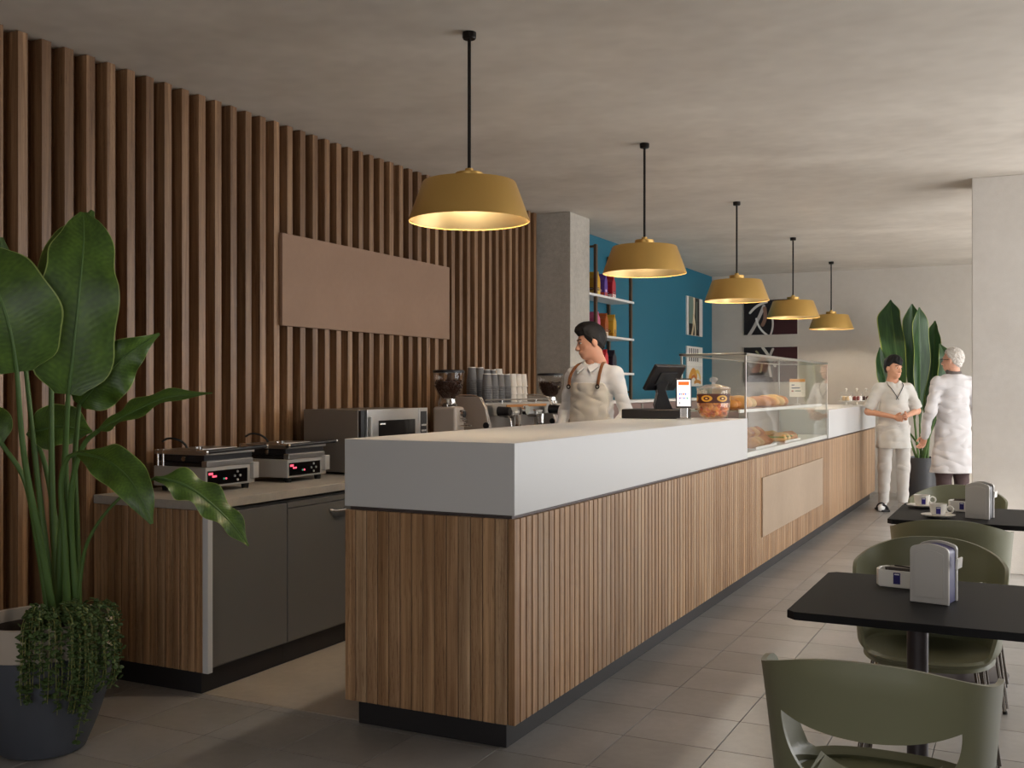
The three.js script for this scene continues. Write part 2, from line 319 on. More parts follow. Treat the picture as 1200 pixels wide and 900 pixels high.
// ---------- panini grills ----------
function grill(d0, w, label) {
  const t = thing('panini_grill', label, 'grill', [-3.815, WT, -d0], 0, 'panini grills on the rear worktop');
  // local: x from 0 (back) to 0.335 (front), z from 0 to -w
  for (const [x, z] of [[0.04, -0.04], [0.04, -w + 0.04], [0.3, -0.04], [0.3, -w + 0.04]]) mesh('foot', cyl(0.017, 0.02, 0.027, x, 0, z, 16), M.rubber, t);
  const body = mesh('body', rspan(0, 0.33, 0.026, 0.122, 0, -w, 0.004), M.steelDull, t);
  mesh('control_panel', rspan(0.328, 0.334, 0.036, 0.104, -0.012, -w + 0.06, 0.002), M.blackGloss, body);
  mesh('red_display', [box(0.002, 0.011, 0.028, 0.3345, 0.09, -0.03), box(0.002, 0.009, 0.03, 0.3345, 0.077, -0.055)], redMat, body);
  mesh('button', [cyl(0.005, 0.005, 0.004, 0, 0, 0, 10).rotateZ(-Math.PI / 2).translate(0.333, 0.062, -0.12)], greenMat, body);
  mesh('button', [cyl(0.005, 0.005, 0.004, 0, 0, 0, 10).rotateZ(-Math.PI / 2).translate(0.333, 0.062, -0.135)], redMat, body);
  for (let k = 0; k < 4; k++) mesh('button', cyl(0.006, 0.006, 0.005, 0, 0, 0, 10).rotateZ(-Math.PI / 2).translate(0.333, 0.07 + 0.02 * Math.cos(k * 1.571), -0.215 + 0.02 * Math.sin(k * 1.571)), M.steelDull, body);
  mesh('drip_tray', rspan(0.315, 0.352, 0.05, 0.13, -w + 0.038, -w - 0.004, 0.003), M.steelDull, t);
  mesh('front_rail', rspan(0.3, 0.336, 0.122, 0.152, -0.004, -w + 0.02, 0.004), M.steel, t);
  mesh('lower_plate', rspan(0.03, 0.3, 0.122, 0.142, -0.012, -w + 0.012, 0.003), M.blackPlastic, t);
  const lid = mesh('upper_plate', rspan(0.03, 0.315, 0.145, 0.178, -0.006, -w + 0.006, 0.003), M.blackPlastic, t);
  mesh('lid_cover', [rspan(0.0, 0.33, 0.178, 0.2, -0.002, -w + 0.002, 0.004), rspan(0.1, 0.26, 0.2, 0.206, -0.05, -w + 0.05, 0.002)], M.steel, lid);
  mesh('pivot', [cyl(0.012, 0.012, 0.008, 0, 0, 0, 14).rotateX(Math.PI / 2).translate(0.2, 0.16, 0.002)], M.chrome, lid);
  mesh('hinge_post', [cyl(0.009, 0.009, 0.08, 0.02, 0.12, -0.01, 10), cyl(0.009, 0.009, 0.08, 0.055, 0.12, -0.01, 10)], M.chrome, t);
  mesh('handle', [bar([0.345, 0.196, 0.01], [0.345, 0.204, -w - 0.06], 0.01, 14)], M.blackPlastic, t);
  mesh('handle_end', [bar([0.345, 0.1958, 0.022], [0.345, 0.196, 0.008], 0.0125, 14), bar([0.345, 0.204, -w - 0.058], [0.345, 0.2043, -w - 0.07], 0.0125, 14), bar([0.345, 0.196, -0.002], [0.28, 0.2, -0.002], 0.007, 10), bar([0.345, 0.203, -w + 0.02], [0.28, 0.2, -w + 0.02], 0.007, 10)], M.chrome, t);
  mesh('knob', [cyl(0.008, 0.008, 0.016, 0.28, 0.2, -0.02, 12), cyl(0.012, 0.012, 0.006, 0.28, 0.214, -0.02, 12), cyl(0.008, 0.008, 0.012, 0.18, 0.2, -0.1, 12)], M.chrome, t);
  mesh('cable', tube([[0.12, 0.2, -0.1], [0.11, 0.222, -0.095], [0.08, 0.246, -0.075], [0.03, 0.25, -0.06], [0.004, 0.235, -0.05]], 0.0055, 20, 8), M.rubber, t);
  return t;
}
const redMat = std('#ff3040', 0.4, 0, { emissive: new THREE.Color(1, 0.12, 0.2), emissiveIntensity: 1.2 });
const greenMat = std('#2fa878', 0.4, 0, { emissive: new THREE.Color(0.1, 0.6, 0.4), emissiveIntensity: 0.25 });
grill(3.752, 0.35, 'steel panini grill closest to the slatted end panel');
grill(4.357, 0.335, 'steel panini grill between the other grill and the microwave');

// ---------- microwave ----------
{
  const t = thing('microwave', 'steel commercial microwave oven on the rear worktop', 'microwave', [-3.81, WT, -4.91]);
  const w = 0.71, dp = 0.405, h = 0.37, y0 = 0.014;
  for (const [x, z] of [[0.05, -0.05], [0.05, -w + 0.05], [dp - 0.05, -0.05], [dp - 0.05, -w + 0.05]]) mesh('foot', cyl(0.018, 0.018, 0.014, x, 0, z, 12), M.rubber, t);
  mesh('body', rspan(0, dp - 0.02, y0, y0 + h - 0.01, 0, -w, 0.004), std('#8b857f', 0.34, 0.6), t);
  mesh('front_gap', span(dp - 0.021, dp - 0.004, y0 + 0.005, y0 + h - 0.015, -0.004, -w + 0.004), M.blackPlastic, t);
  const door = mesh('door', rspan(dp - 0.006, dp + 0.012, y0, y0 + h - 0.008, -0.045, -w + 0.105, 0.003), M.steel, t);
  mesh('window', rspan(dp + 0.011, dp + 0.015, y0 + 0.08, y0 + h - 0.075, -0.16, -w + 0.15, 0.002), M.blackGloss, door);
  mesh('badge', box(0.001, 0.009, 0.055, dp + 0.0155, y0 + h - 0.095, -0.2), M.paleLine, door);
  mesh('handle', rspan(dp + 0.012, dp + 0.03, y0 + 0.05, y0 + h - 0.05, -0.06, -0.075, 0.005), M.steelDull, door);
  const cp = mesh('control_panel', rspan(dp - 0.006, dp + 0.012, y0, y0 + h - 0.008, -w + 0.1, -w, 0.003), M.steel, t);
  mesh('keypad', rspan(dp + 0.011, dp + 0.014, y0 + 0.04, y0 + h - 0.03, -w + 0.085, -w + 0.015, 0.001), M.blackPlastic, cp);
  for (let r = 0; r < 6; r++) for (let c = 0; c < 3; c++) mesh('key', box(0.003, 0.011, 0.013, dp + 0.0145, y0 + 0.08 + r * 0.035, -w + 0.03 + c * 0.02), M.greyPlastic, cp);
}

// ---------- coffee grinders ----------
const beanMat = std('#3b2216', 0.45), smoke = phys('#f2efec', 0.04, 0, { transmission: 1, thickness: 0, ior: 1.45 });
function grinder(x, d, label, turn = 0, s = 1) {
  const t = thing('coffee_grinder', label, 'grinder', [x, WT, -d], turn, 'coffee grinders on the rear worktop'); t.scale.setScalar(s);
  const body = mesh('body', [rbox(0.17, 0.2, 0.17, 0.02, 0, 0.1, 0, 3), rbox(0.168, 0.19, 0.15, 0.02, 0, 0.28, 0, 3)], M.beige, t);
  mesh('neck', lathe([[0.0, 0.37], [0.06, 0.37], [0.062, 0.392], [0.05, 0.4], [0.047, 0.425], [0.05, 0.43], [0, 0.43]], 28), M.chrome, t);
  const hop = mesh('hopper', lathe([[0.042, 0.425], [0.046, 0.426], [0.07, 0.455], [0.092, 0.5], [0.101, 0.56], [0.103, 0.6]], 36), smoke, t);
  const bg = [];
  const beanG = new THREE.SphereGeometry(0.006, 6, 5).scale(1, 0.75, 1.35);
  for (let i = 0; i < 420; i++) { const y = rr(0.436, 0.55), R = 0.038 + (y - 0.43) * 0.66, a = rr(0, TAU), q = Math.sqrt(rr(0.6, 1)) * Math.min(R, 0.09); bg.push(beanG.clone().rotateX(rr(0, 6)).rotateY(rr(0, 6)).translate(q * Math.cos(a), y, q * Math.sin(a))); }
  const core = lathe([[0, 0.432], [0.034, 0.434], [0.06, 0.468], [0.079, 0.508], [0.084, 0.54], [0, 0.546]], 20);
  const beans = mesh('coffee_beans', [core, ...bg], beanMat, hop); beans.userData.kind = 'stuff';
  mesh('lid', lathe([[0, 0.6], [0.105, 0.6], [0.106, 0.612], [0.1, 0.618], [0, 0.62]], 32), M.blackPlastic, t);
  mesh('dial', [cyl(0.03, 0.03, 0.03, 0, 0, 0, 24).rotateZ(-Math.PI / 2).translate(0.083, 0.325, 0)], M.chrome, t);
  mesh('dial_face', [cyl(0.022, 0.022, 0.006, 0, 0, 0, 24).rotateZ(-Math.PI / 2).translate(0.112, 0.325, 0)], M.blackPlastic, t);
  mesh('portafilter_fork', [bar([0.08, 0.25, 0.03], [0.15, 0.25, 0.03], 0.006), bar([0.08, 0.25, -0.03], [0.15, 0.25, -0.03], 0.006), bar([0.08, 0.29, 0], [0.13, 0.28, 0], 0.014)], M.chrome, t);
  return t;
}
grinder(-3.46, 6.0, 'coffee grinder with full bean hopper beside the microwave', 0.1);
grinder(-3.5, 7.72, 'coffee grinder beyond the espresso machine beside the concrete column', 0.1);

// ---------- espresso machine ----------
{
  const t = thing('espresso_machine', 'two group espresso machine topped with stacked paper cups', 'coffee machine', [-3.75, WT, -6.36]);
  const w = 1.14, dp = 0.42;
  for (const [x, z] of [[0.06, -0.07], [0.06, -w + 0.07], [dp - 0.06, -0.07], [dp - 0.06, -w + 0.07]]) mesh('foot', cyl(0.02, 0.026, 0.05, x, 0, z, 16), M.chrome, t);
  mesh('base', rspan(0, dp, 0.05, 0.13, -0.02, -w + 0.02, 0.008), M.steelDull, t);
  mesh('rear_panel', rspan(0, 0.22, 0.12, 0.385, -0.02, -w + 0.02, 0.008), M.beige, t);
  for (const z of [0, -w + 0.03]) {
    const sp = mesh('side_panel', extrude([[0, 0.03], [dp, 0.03], [dp - 0.01, 0.2], [dp - 0.05, 0.36], [dp - 0.09, 0.43], [0.02, 0.44], [0, 0.4]], 0.03, 0.004).translate(0, 0, z - 0.03), M.beige, t);
    mesh('side_trim', tube([[0.01, 0.442, z - 0.005], [dp - 0.1, 0.434, z - 0.005], [dp - 0.055, 0.37, z - 0.005], [dp - 0.012, 0.2, z - 0.005]], 0.006, 24, 6), M.chrome, sp);
    mesh('side_knob', cyl(0.022, 0.022, 0.012, 0, 0, 0, 20).rotateX(Math.PI / 2).translate(dp - 0.03, 0.24, z + 0.012), M.blackPlastic, sp);
  }
  mesh('front_panel', rspan(0.2, dp - 0.06, 0.3, 0.385, -0.03, -w + 0.03, 0.006), M.steel, t);
  mesh('cup_tray', rspan(0.015, dp - 0.06, 0.383, 0.393, -0.03, -w + 0.03, 0.002), M.steelDull, t);
  mesh('tray_rail', [bar([dp - 0.06, 0.415, -0.03], [dp - 0.06, 0.415, -w + 0.03], 0.005), bar([0.02, 0.415, -0.03], [0.02, 0.415, -w + 0.03], 0.005), ...[0.25, 0.5, 0.75].map((k) => bar([dp - 0.06, 0.39, -w * k], [dp - 0.06, 0.415, -w * k], 0.004))], M.chrome, t);
  mesh('name_strip', rspan(dp - 0.062, dp - 0.055, 0.36, 0.378, -0.35, -w + 0.1, 0.002), std('#c98b4e', 0.4, 0.3), t);
  for (const z of [-0.42, -0.82]) {
    const g = mesh('group_head', [cyl(0.038, 0.04, 0.07, dp - 0.02, 0.235, z, 24), rbox(0.09, 0.055, 0.09, 0.012, dp - 0.06, 0.31, z)], M.chrome, t);
    mesh('portafilter', [cyl(0.036, 0.04, 0.035, dp - 0.02, 0.2, z, 24), bar([dp + 0.0, 0.215, z], [dp + 0.06, 0.205, z], 0.01)], M.chrome, g);
    mesh('portafilter_grip', taper([[dp + 0.055, 0.206, z], [dp + 0.1, 0.195, z], [dp + 0.16, 0.182, z]], 0.013, 0.017, 10, 12), M.blackPlastic, g);
    mesh('button_row', [0, 1, 2, 3].map((k) => cyl(0.007, 0.007, 0.006, 0, 0, 0, 12).rotateZ(-Math.PI / 2).translate(dp - 0.012, 0.325, z + 0.03 - k * 0.02)), M.shelfWhite, g);
  }
  for (const z of [-0.17, -w + 0.1]) {
    const k = mesh('steam_knob', [cyl(0.034, 0.03, 0.09, 0, 0, 0, 24).rotateZ(-Math.PI / 2).translate(dp - 0.03, 0.335, z)], M.blackPlastic, t);
    mesh('steam_wand', tube([[dp - 0.05, 0.3, z - 0.05], [dp + 0.03, 0.29, z - 0.05], [dp + 0.045, 0.24, z - 0.05], [dp + 0.05, 0.13, z - 0.045]], 0.006, 20, 8), M.chrome, k);
  }
  mesh('pressure_gauge', [cyl(0.035, 0.035, 0.03, 0, 0, 0, 24).rotateZ(-Math.PI / 2).translate(dp - 0.05, 0.335, -0.62)], M.chrome, t);
  mesh('drip_tray', rspan(dp - 0.17, dp + 0.02, 0.128, 0.14, -0.06, -w + 0.06, 0.003), M.blackPlastic, t);
}

// ---------- stacked paper cups, mouth down ----------
const cupGrey = std('#6b6b6d', 0.6), cupWhite = std('#e9e4dd', 0.6);
const cupGeo = lathe([[0.024, 0.0885], [0.024, 0.092], [0.027, 0.093], [0.0285, 0.09], [0.036, 0.0065], [0.0392, 0.006], [0.0405, 0.004], [0.04, 0.001], [0.0375, 0], [0.035, 0.001], [0.0265, 0.086], [0, 0.087]], 20);
const cupBase = lathe([[0.0, 0.0905], [0.0255, 0.0905], [0.0278, 0.0955], [0.0288, 0.0915], [0.0282, 0.0865]], 20);
function cupStack(x, d, white, n, step, row, at) {
  for (let k = 0; k < n; k++) {
    const c = thing('paper_cup', `${white ? 'white' : 'grey'} paper cup, ${ORD[n - 1 - k]} from the top, ${ORD[at]} stack from the grinder, ${row} row`, 'cup', [x, WT + 0.3935 + k * step, -d], 0, white ? 'white paper cups on the espresso machine' : 'grey paper cups on the espresso machine');
    mesh('cup_wall', cupGeo, white ? cupWhite : cupGrey, c);
    if (k === n - 1) mesh('cup_base', cupBase, cupWhite, c);
  }
}
[[6.63, 0, 13], [6.75, 0, 13], [6.855, 0, 12], [6.95, 0, 12], [7.05, 1, 4], [7.16, 1, 3], [7.25, 1, 3]].forEach(([d, w, n], i) => cupStack(-3.63, d, w, n, w ? 0.052 : 0.0135, 'wall side', i));
[[6.545, 0, 10], [6.645, 0, 10], [6.745, 0, 10], [6.845, 0, 10], [6.945, 1, 3], [7.035, 1, 3], [7.125, 1, 3]].forEach(([d, w, n], i) => cupStack(-3.46, d, w, n, w ? 0.058 : 0.0125, 'rail side', i));
// ---------- till and payment display ----------
const TOP = 1.148;
{
  const t = thing('till', 'black point of sale till seen from behind on the white counter', 'till', [-2.26, TOP, -6.72], 0.05);
  mesh('cash_drawer', rbox(0.4, 0.062, 0.3, 0.008, 0, 0.032, 0), M.blackPlastic, t);
  mesh('stand', extrude([[-0.02, 0.06], [0.08, 0.06], [0.06, 0.1], [0.03, 0.19], [0.05, 0.24], [-0.03, 0.25], [-0.01, 0.17], [-0.03, 0.09]], 0.07, 0.006).rotateY(0.5).translate(0.0, 0, -0.04), M.blackPlastic, t);
  const s = mesh('screen', rbox(0.3, 0.2, 0.03, 0.008).rotateX(0.6).rotateY(1.12).translate(0.05, 0.275, -0.02), M.blackPlastic, t);
  mesh('vent_cover', rbox(0.17, 0.1, 0.012, 0.004).translate(0, 0, 0.018).rotateX(0.6).rotateY(1.12).translate(0.05, 0.275, -0.02), M.rubber, s);
}
{
  const tx = canvasTex(128, 224, (g, w, h) => {
    g.fillStyle = '#f6f5f7'; g.fillRect(0, 0, w, h); g.fillStyle = '#e8702a'; g.fillRect(14, 14, w - 28, 30);
    [['#3f6fd0', 20], ['#9aa3b4', 38], ['#e0603c', 56], ['#3f6fd0', 76], ['#b9c2cc', 98]].forEach(([c, x]) => { g.fillStyle = c; g.fillRect(x, 112, 12, 16); });
    [['#7a4aa0', 20], ['#c9c9d2', 40], ['#5d7bd0', 60], ['#4cae8a', 90]].forEach(([c, x]) => { g.fillStyle = c; g.fillRect(x, 148, 14, 14); });
    g.fillStyle = '#555a66'; g.fillRect(22, 188, 10, 18);
  });
  const t = thing('payment_display', 'small upright payment screen with orange header beside the till', 'display', [-1.985, TOP, -6.44], 0.38);
  mesh('foot', [rbox(0.1, 0.012, 0.09, 0.005, 0, 0.006, 0), rbox(0.05, 0.07, 0.03, 0.006, 0, 0.045, 0)], M.chrome, t);
  mesh('case', rbox(0.1, 0.19, 0.022, 0.008).rotateX(-0.1).translate(0, 0.17, 0), M.blackPlastic, t);
  mesh('screen', new THREE.PlaneGeometry(0.086, 0.168).translate(0, 0, 0.0115).rotateX(-0.1).translate(0, 0.17, 0), std('#ffffff', 0.3, 0, { map: tx, emissive: new THREE.Color(1, 1, 1), emissiveMap: tx, emissiveIntensity: 0.55 }), t);
}
// ---------- sweet jar ----------
{
  const t = thing('sweet_jar', 'glass jar of orange sweets with brown and yellow band', 'jar', [-1.885, TOP, -6.78], 0.35);
  const jar = lathe([[0, 0.002], [0.06, 0.003], [0.09, 0.02], [0.105, 0.055], [0.108, 0.09], [0.108, 0.185], [0.112, 0.2], [0.108, 0.2], [0.104, 0.185], [0.104, 0.09], [0.101, 0.057], [0.087, 0.024], [0.058, 0.008], [0, 0.007]], 44);
  mesh('glass_bowl', jar, phys('#fff8ee', 0.03, 0, { transmission: 0.95, thickness: 0, ior: 1.45 }), t);
  const cols = ['#d9772a', '#e0902f', '#c9612a', '#e6a545'].map((c) => std(c, 0.4));
  const sweet = new THREE.IcosahedronGeometry(0.0155, 1);
  for (let i = 0; i < 130; i++) { const y = rr(0.024, 0.11), R = Math.min(0.084, 0.05 + (y - 0.02) * 1.6), a = rr(0, TAU), q = R * Math.sqrt(rr(0.5, 1)); const s = mesh('sweet', sweet, cols[i % 4], t); s.position.set(q * Math.cos(a), y, q * Math.sin(a)); s.rotation.set(rr(0, 3), rr(0, 3), 0); }
  const band = canvasTex(512, 96, (g, w, h) => { g.fillStyle = '#4e2417'; g.fillRect(0, 0, w, h); for (let k = 0; k < 6; k++) { const x = 40 + k * 86; g.fillStyle = '#d9a23c'; g.beginPath(); g.ellipse(x, 48, 30, 34, 0, 0, 7); g.fill(); g.fillStyle = '#5b2a18'; g.beginPath(); g.ellipse(x, 48, 16, 19, 0, 0, 7); g.fill(); g.fillStyle = '#e8c06a'; g.beginPath(); g.ellipse(x, 48, 7, 9, 0, 0, 7); g.fill(); } });
  mesh('paper_band', new THREE.CylinderGeometry(0.1095, 0.1095, 0.06, 44, 1, true).translate(0, 0.135, 0), std('#ffffff', 0.5, 0, { map: band, side: THREE.DoubleSide }), t);
  mesh('lid', lathe([[0, 0.222], [0.05, 0.218], [0.108, 0.203], [0.117, 0.201], [0.117, 0.207], [0.108, 0.21], [0.05, 0.226], [0.012, 0.232], [0.012, 0.24], [0.026, 0.25], [0.028, 0.262], [0.018, 0.274], [0, 0.277]], 40), phys('#ffffff', 0.03, 0, { transmission: 0.92, thickness: 0, ior: 1.5 }), t);
}
// ---------- glass pastry case ----------
const GD0 = 6.952, GD1 = 10.065, GX0 = -2.167, GX1 = -1.703, GTOP = 1.572, SHELF = 1.195, DECK = 0.915;
{
  const t = thing('pastry_case', 'glass pastry display case set into the slatted counter', 'display case', [0, 0, 0]);
  mesh('deck', rspan(GX0 - 0.25, GX1 - 0.012, 0.88, DECK, -GD0, -GD1, 0.003), M.shelfWhite, t);
  for (const d of [GD0 + 0.008, GD1 - 0.008]) for (const x of [GX0, GX1 - 0.02]) mesh('post', rspan(x, x + 0.014, d > 8 && x > GX0 ? DECK : DECK, GTOP, -d + 0.007, -d - 0.007, 0.002), M.steel, t);
  mesh('top_frame', [rspan(GX0 - 0.01, GX1, GTOP, GTOP + 0.016, -GD0, -GD0 - 0.03, 0.003), rspan(GX0 - 0.01, GX1, GTOP, GTOP + 0.016, -GD1, -GD1 + 0.03, 0.003), rspan(GX0 - 0.01, GX0 + 0.02, GTOP, GTOP + 0.016, -GD0, -GD1, 0.003), rspan(GX1 - 0.025, GX1, GTOP, GTOP + 0.016, -GD0, -GD1, 0.003)], M.steel, t);
  mesh('top_glass', span(GX0 + 0.02, GX1 - 0.025, GTOP + 0.004, GTOP + 0.008, -GD0 - 0.03, -GD1 + 0.03), M.glass, t);
  for (let k = 0; k < 3; k++) { const a = GD0 + 0.02 + k * 1.025, b = a + 1.02; mesh('front_pane', span(GX1 - 0.005, GX1, 0.884, GTOP, -a, -b), M.caseGlass, t); }
  for (const d of [GD0 + 0.003, GD1 - 0.003]) mesh('end_pane', span(GX0 + 0.014, GX1 - 0.02, DECK, GTOP, -d + 0.0025, -d - 0.0025), M.caseGlass, t);
  const sh = mesh('glass_shelf', span(GX0 + 0.01, GX1 - 0.06, SHELF - 0.004, SHELF + 0.004, -GD0 - 0.02, -GD1 + 0.02), phys('#eef4ee', 0.05, 0, { transmission: 0.85, thickness: 0 }), t);
  mesh('shelf_edge', [rspan(GX1 - 0.066, GX1 - 0.054, SHELF - 0.012, SHELF + 0.01, -GD0 - 0.02, -GD1 + 0.02, 0.003), rspan(GX0, GX0 + 0.012, SHELF - 0.012, SHELF + 0.01, -GD0 - 0.02, -GD1 + 0.02, 0.003)], M.shelfWhite, sh);
}
// breads and pastries, each its own
const crust = ['#d2944c', '#c17d36', '#dfae6a', '#b5702f', '#d6b070'].map((c) => std(c, 0.6));
function bakeCroissant(k) {
  const g = new THREE.SphereGeometry(1, 28, 14), p = g.attributes.position;
  for (let i = 0; i < p.count; i++) {
    let x = p.getX(i), y = p.getY(i), z = p.getZ(i); const q = 1 - Math.abs(x) ** 1.6 * 0.55, ridge = 1 + 0.09 * Math.abs(Math.sin(x * 9 + k));
    y *= q * ridge * 0.42; z *= q * ridge * 0.45; z += 0.38 * x * x; p.setXYZ(i, x, Math.max(y, -0.3), z);
  }
  g.computeVertexNormals(); return g.scale(0.072, 0.098, 0.088);
}
const croissants = [0, 1, 2].map(bakeCroissant);
function bakeLoaf(k) {
  const g = new THREE.SphereGeometry(1, 24, 14), p = g.attributes.position;
  for (let i = 0; i < p.count; i++) { const x = p.getX(i), y = p.getY(i), z = p.getZ(i), s = 1 + 0.1 * Math.max(0, Math.sin(x * 8 + z * 3 + k)) * Math.max(0, y); p.setXYZ(i, Math.sign(x) * Math.abs(x) ** 0.8, Math.max(y * 0.42 * s, -0.22), z * 0.45 * s); }
  g.computeVertexNormals(); return g.scale(0.12, 0.12, 0.12);
}
const loaves = [0, 1, 2].map(bakeLoaf);
function tray(d, y, x, w, label, name = 'serving_tray', mat = M.shelfWhite) {
  return tag(mesh(name, mat !== M.shelfWhite ? rspan(x - 0.15, x + 0.15, y, y + 0.008, -d + w / 2, -d - w / 2, 0.003) : [rspan(x - 0.15, x + 0.15, y, y + 0.008, -d + w / 2, -d - w / 2, 0.003), rspan(x - 0.15, x - 0.144, y, y + 0.02, -d + w / 2, -d - w / 2, 0.002), rspan(x + 0.144, x + 0.15, y, y + 0.02, -d + w / 2, -d - w / 2, 0.002)], mat), label, 'tray', 'trays in the pastry case');
}
const board = std('#c79a62', 0.6, 0, { map: woodMap });
tray(7.66, DECK, -1.88, 0.66, 'white tray of croissants in the lower pastry case');
tray(8.62, DECK + 0.0005, -1.885, 0.6, 'white tray of filled rolls in the lower pastry case');
tray(7.45, SHELF + 0.005, -1.95, 0.75, 'wooden board of loaves on the glass shelf near the jar', 'bread_board', board);
tray(8.6, SHELF + 0.005, -1.95, 0.85, 'wooden board of loaves on the glass shelf by the price card', 'bread_board', board);
for (let i = 0; i < 14; i++) {
  const r = i % 2, c = mesh('croissant', croissants[i % 3], crust[i % 5]); const layer = i > 9 ? 1 : 0, j = layer ? (i - 10) : Math.floor(i / 2);
  c.position.set(layer ? -1.85 : -1.803 - r * 0.15, DECK + 0.0385 + layer * 0.068, -(7.385 + j * 0.128 + (layer ? 0.065 : 0))); c.rotation.y = rr(-0.12, 0.12);
  tag(c, layer ? `golden croissant, ${ORD[j]} from the jar, piled on top of the tray` : `golden croissant, ${ORD[j]} from the jar, ${r ? 'staff' : 'glass'} side of the lower tray`, 'croissant', 'croissants in the pastry case');
}
for (let i = 0; i < 8; i++) {
  const c = thing('filled_roll', `filled bread roll with salad, ${ORD[Math.floor(i / 2)]} from the croissants, ${i % 2 ? 'staff' : 'glass'} side`, 'roll', [-1.812 - (i % 2) * 0.146, DECK + 0.0335, -(8.4 + Math.floor(i / 2) * 0.145)], rr(-0.3, 0.3), 'filled rolls in the pastry case');
  mesh('bread', loaves[i % 3].clone().scale(0.6, 0.85, 0.9), crust[(i + 2) % 5], c); mesh('salad', rbox(0.12, 0.012, 0.1, 0.005, 0, 0.012, 0), std('#7a9a3a', 0.7), c);
}
for (let i = 0; i < 12; i++) {
  const g = i < 5 ? 7.16 + i * 0.145 : 8.24 + (i - 5) * 0.115, c = mesh('bread_loaf', loaves[i % 3], crust[(i * 2 + 1) % 5]);
  c.rotation.y = rr(-0.1, 0.1); c.scale.set(1.05, rr(0.95, 1.15), 0.95); c.position.set(-1.95 + rr(-0.012, 0.012), SHELF + 0.0135 + 0.0264 * c.scale.y, -g);
  tag(c, `crusty bread loaf on the glass shelf, ${ORD[i]} from the sweet jar`, 'bread', 'loaves in the pastry case');
}
{
  const tx = canvasTex(128, 152, (g, w, h) => { g.fillStyle = '#f3efe6'; g.fillRect(0, 0, w, h); g.fillStyle = '#e8a25c'; g.fillRect(0, 0, w, 26); g.fillStyle = '#49607c'; g.fillRect(16, 48, 24, 8); g.fillRect(16, 72, 70, 10); g.fillStyle = '#a0483c'; g.fillRect(16, 98, 16, 12); g.fillStyle = '#6d8a78'; g.fillRect(44, 98, 50, 9); });
  const t = thing('price_card', 'white price card with orange header standing in the pastry case', 'card', [-1.86, SHELF + 0.004, -9.42], 0.12);
  mesh('card_sheet', box(0.135, 0.16, 0.003, 0, 0.155, 0).rotateX(-0.06), std('#f3efe6', 0.5), t);
  mesh('card_print', new THREE.PlaneGeometry(0.133, 0.158).translate(0, 0.155, 0.0024).rotateX(-0.06), std('#ffffff', 0.5, 0, { map: tx }), t);
  mesh('card_clip', [rbox(0.05, 0.012, 0.05, 0.003, 0, 0.006, 0), bar([0, 0.01, -0.004], [0, 0.1, -0.01], 0.003)], M.steel, t);
}
// ---------- cake stands ----------
[[-1.95, 12.75, 'glass domed cake stand with pale cakes at the counter end', '#e9cfa6'], [-1.87, 13.02, 'glass domed cake stand with dark red cakes at the counter end', '#8a3a34'], [-1.79, 13.22, 'glass domed cake stand with chocolate cakes beside the woman', '#4d2a20']].forEach(([x, d, l, c]) => {
  const t = thing('cake_stand', l, 'cake stand', [x, TOP, -d]);
  mesh('foot', lathe([[0, 0], [0.045, 0], [0.045, 0.004], [0.012, 0.012], [0.01, 0.035], [0.03, 0.045], [0.085, 0.05], [0.085, 0.056], [0, 0.056]], 32), M.porcelain, t);
  mesh('glass_dome', lathe([[0.076, 0.057], [0.076, 0.15], [0.07, 0.162], [0.02, 0.17], [0, 0.171]], 36), M.glass, t);
  mesh('knob', lathe([[0, 0.17], [0.006, 0.17], [0.006, 0.18], [0.015, 0.19], [0.015, 0.198], [0, 0.206]], 20), M.porcelain, t);
  for (let k = 0; k < 7; k++) { const a = k * 1.047, q = k < 6 ? 0.045 : 0; const m = mesh('cake', lathe([[0, 0], [0.018, 0], [0.021, 0.025], [0.017, 0.045], [0, 0.052]], 16), k % 3 ? std(c, 0.6) : M.napkin, t); m.position.set(q * Math.cos(a), 0.057, q * Math.sin(a)); }
});
// ---------- shelf of coffee bags on the teal wall ----------
const SHELVES = [2.245, 1.862, 1.508], SX0 = -3.965, SX1 = -3.69;
{
  const t = thing('wall_shelf', 'bronze framed shelf unit with white boards on teal wall', 'shelf', [0, 0, 0]);
  for (const d of [9.2, 10.17]) { for (const x of [SX0 + 0.004, SX1 - 0.03]) mesh('upright', rspan(x, x + 0.028, 0.001, 2.72, -d, -d - 0.04, 0.003), M.bronze, t); for (const y of [2.69, 1.3]) mesh('cross_bar', rspan(SX0 + 0.03, SX1 - 0.03, y, y + 0.022, -d - 0.01, -d - 0.03, 0.002), M.bronze, t); }
  for (const y of SHELVES) mesh('board', rspan(SX0 + 0.033, SX1 + 0.012, y - 0.022, y, -8.86, -10.22, 0.002), M.shelfWhite, t);
}
function bagTex(base, band, spot) {
  return canvasTex(96, 144, (g, w, h) => {
    g.fillStyle = base; g.fillRect(0, 0, w, h); g.fillStyle = band; g.fillRect(0, h * 0.7, w, h * 0.3); g.fillStyle = spot; g.beginPath(); g.ellipse(w / 2, h * 0.55, w * 0.3, h * 0.14, 0, 0, 7); g.fill();
    g.fillStyle = 'rgba(255,255,255,0.8)'; g.fillRect(w * 0.28, h * 0.52, w * 0.44, 5); g.fillStyle = base; g.fillRect(w * 0.2, h * 0.8, w * 0.25, 12); g.fillRect(w * 0.55, h * 0.84, w * 0.2, 9);
  });
}
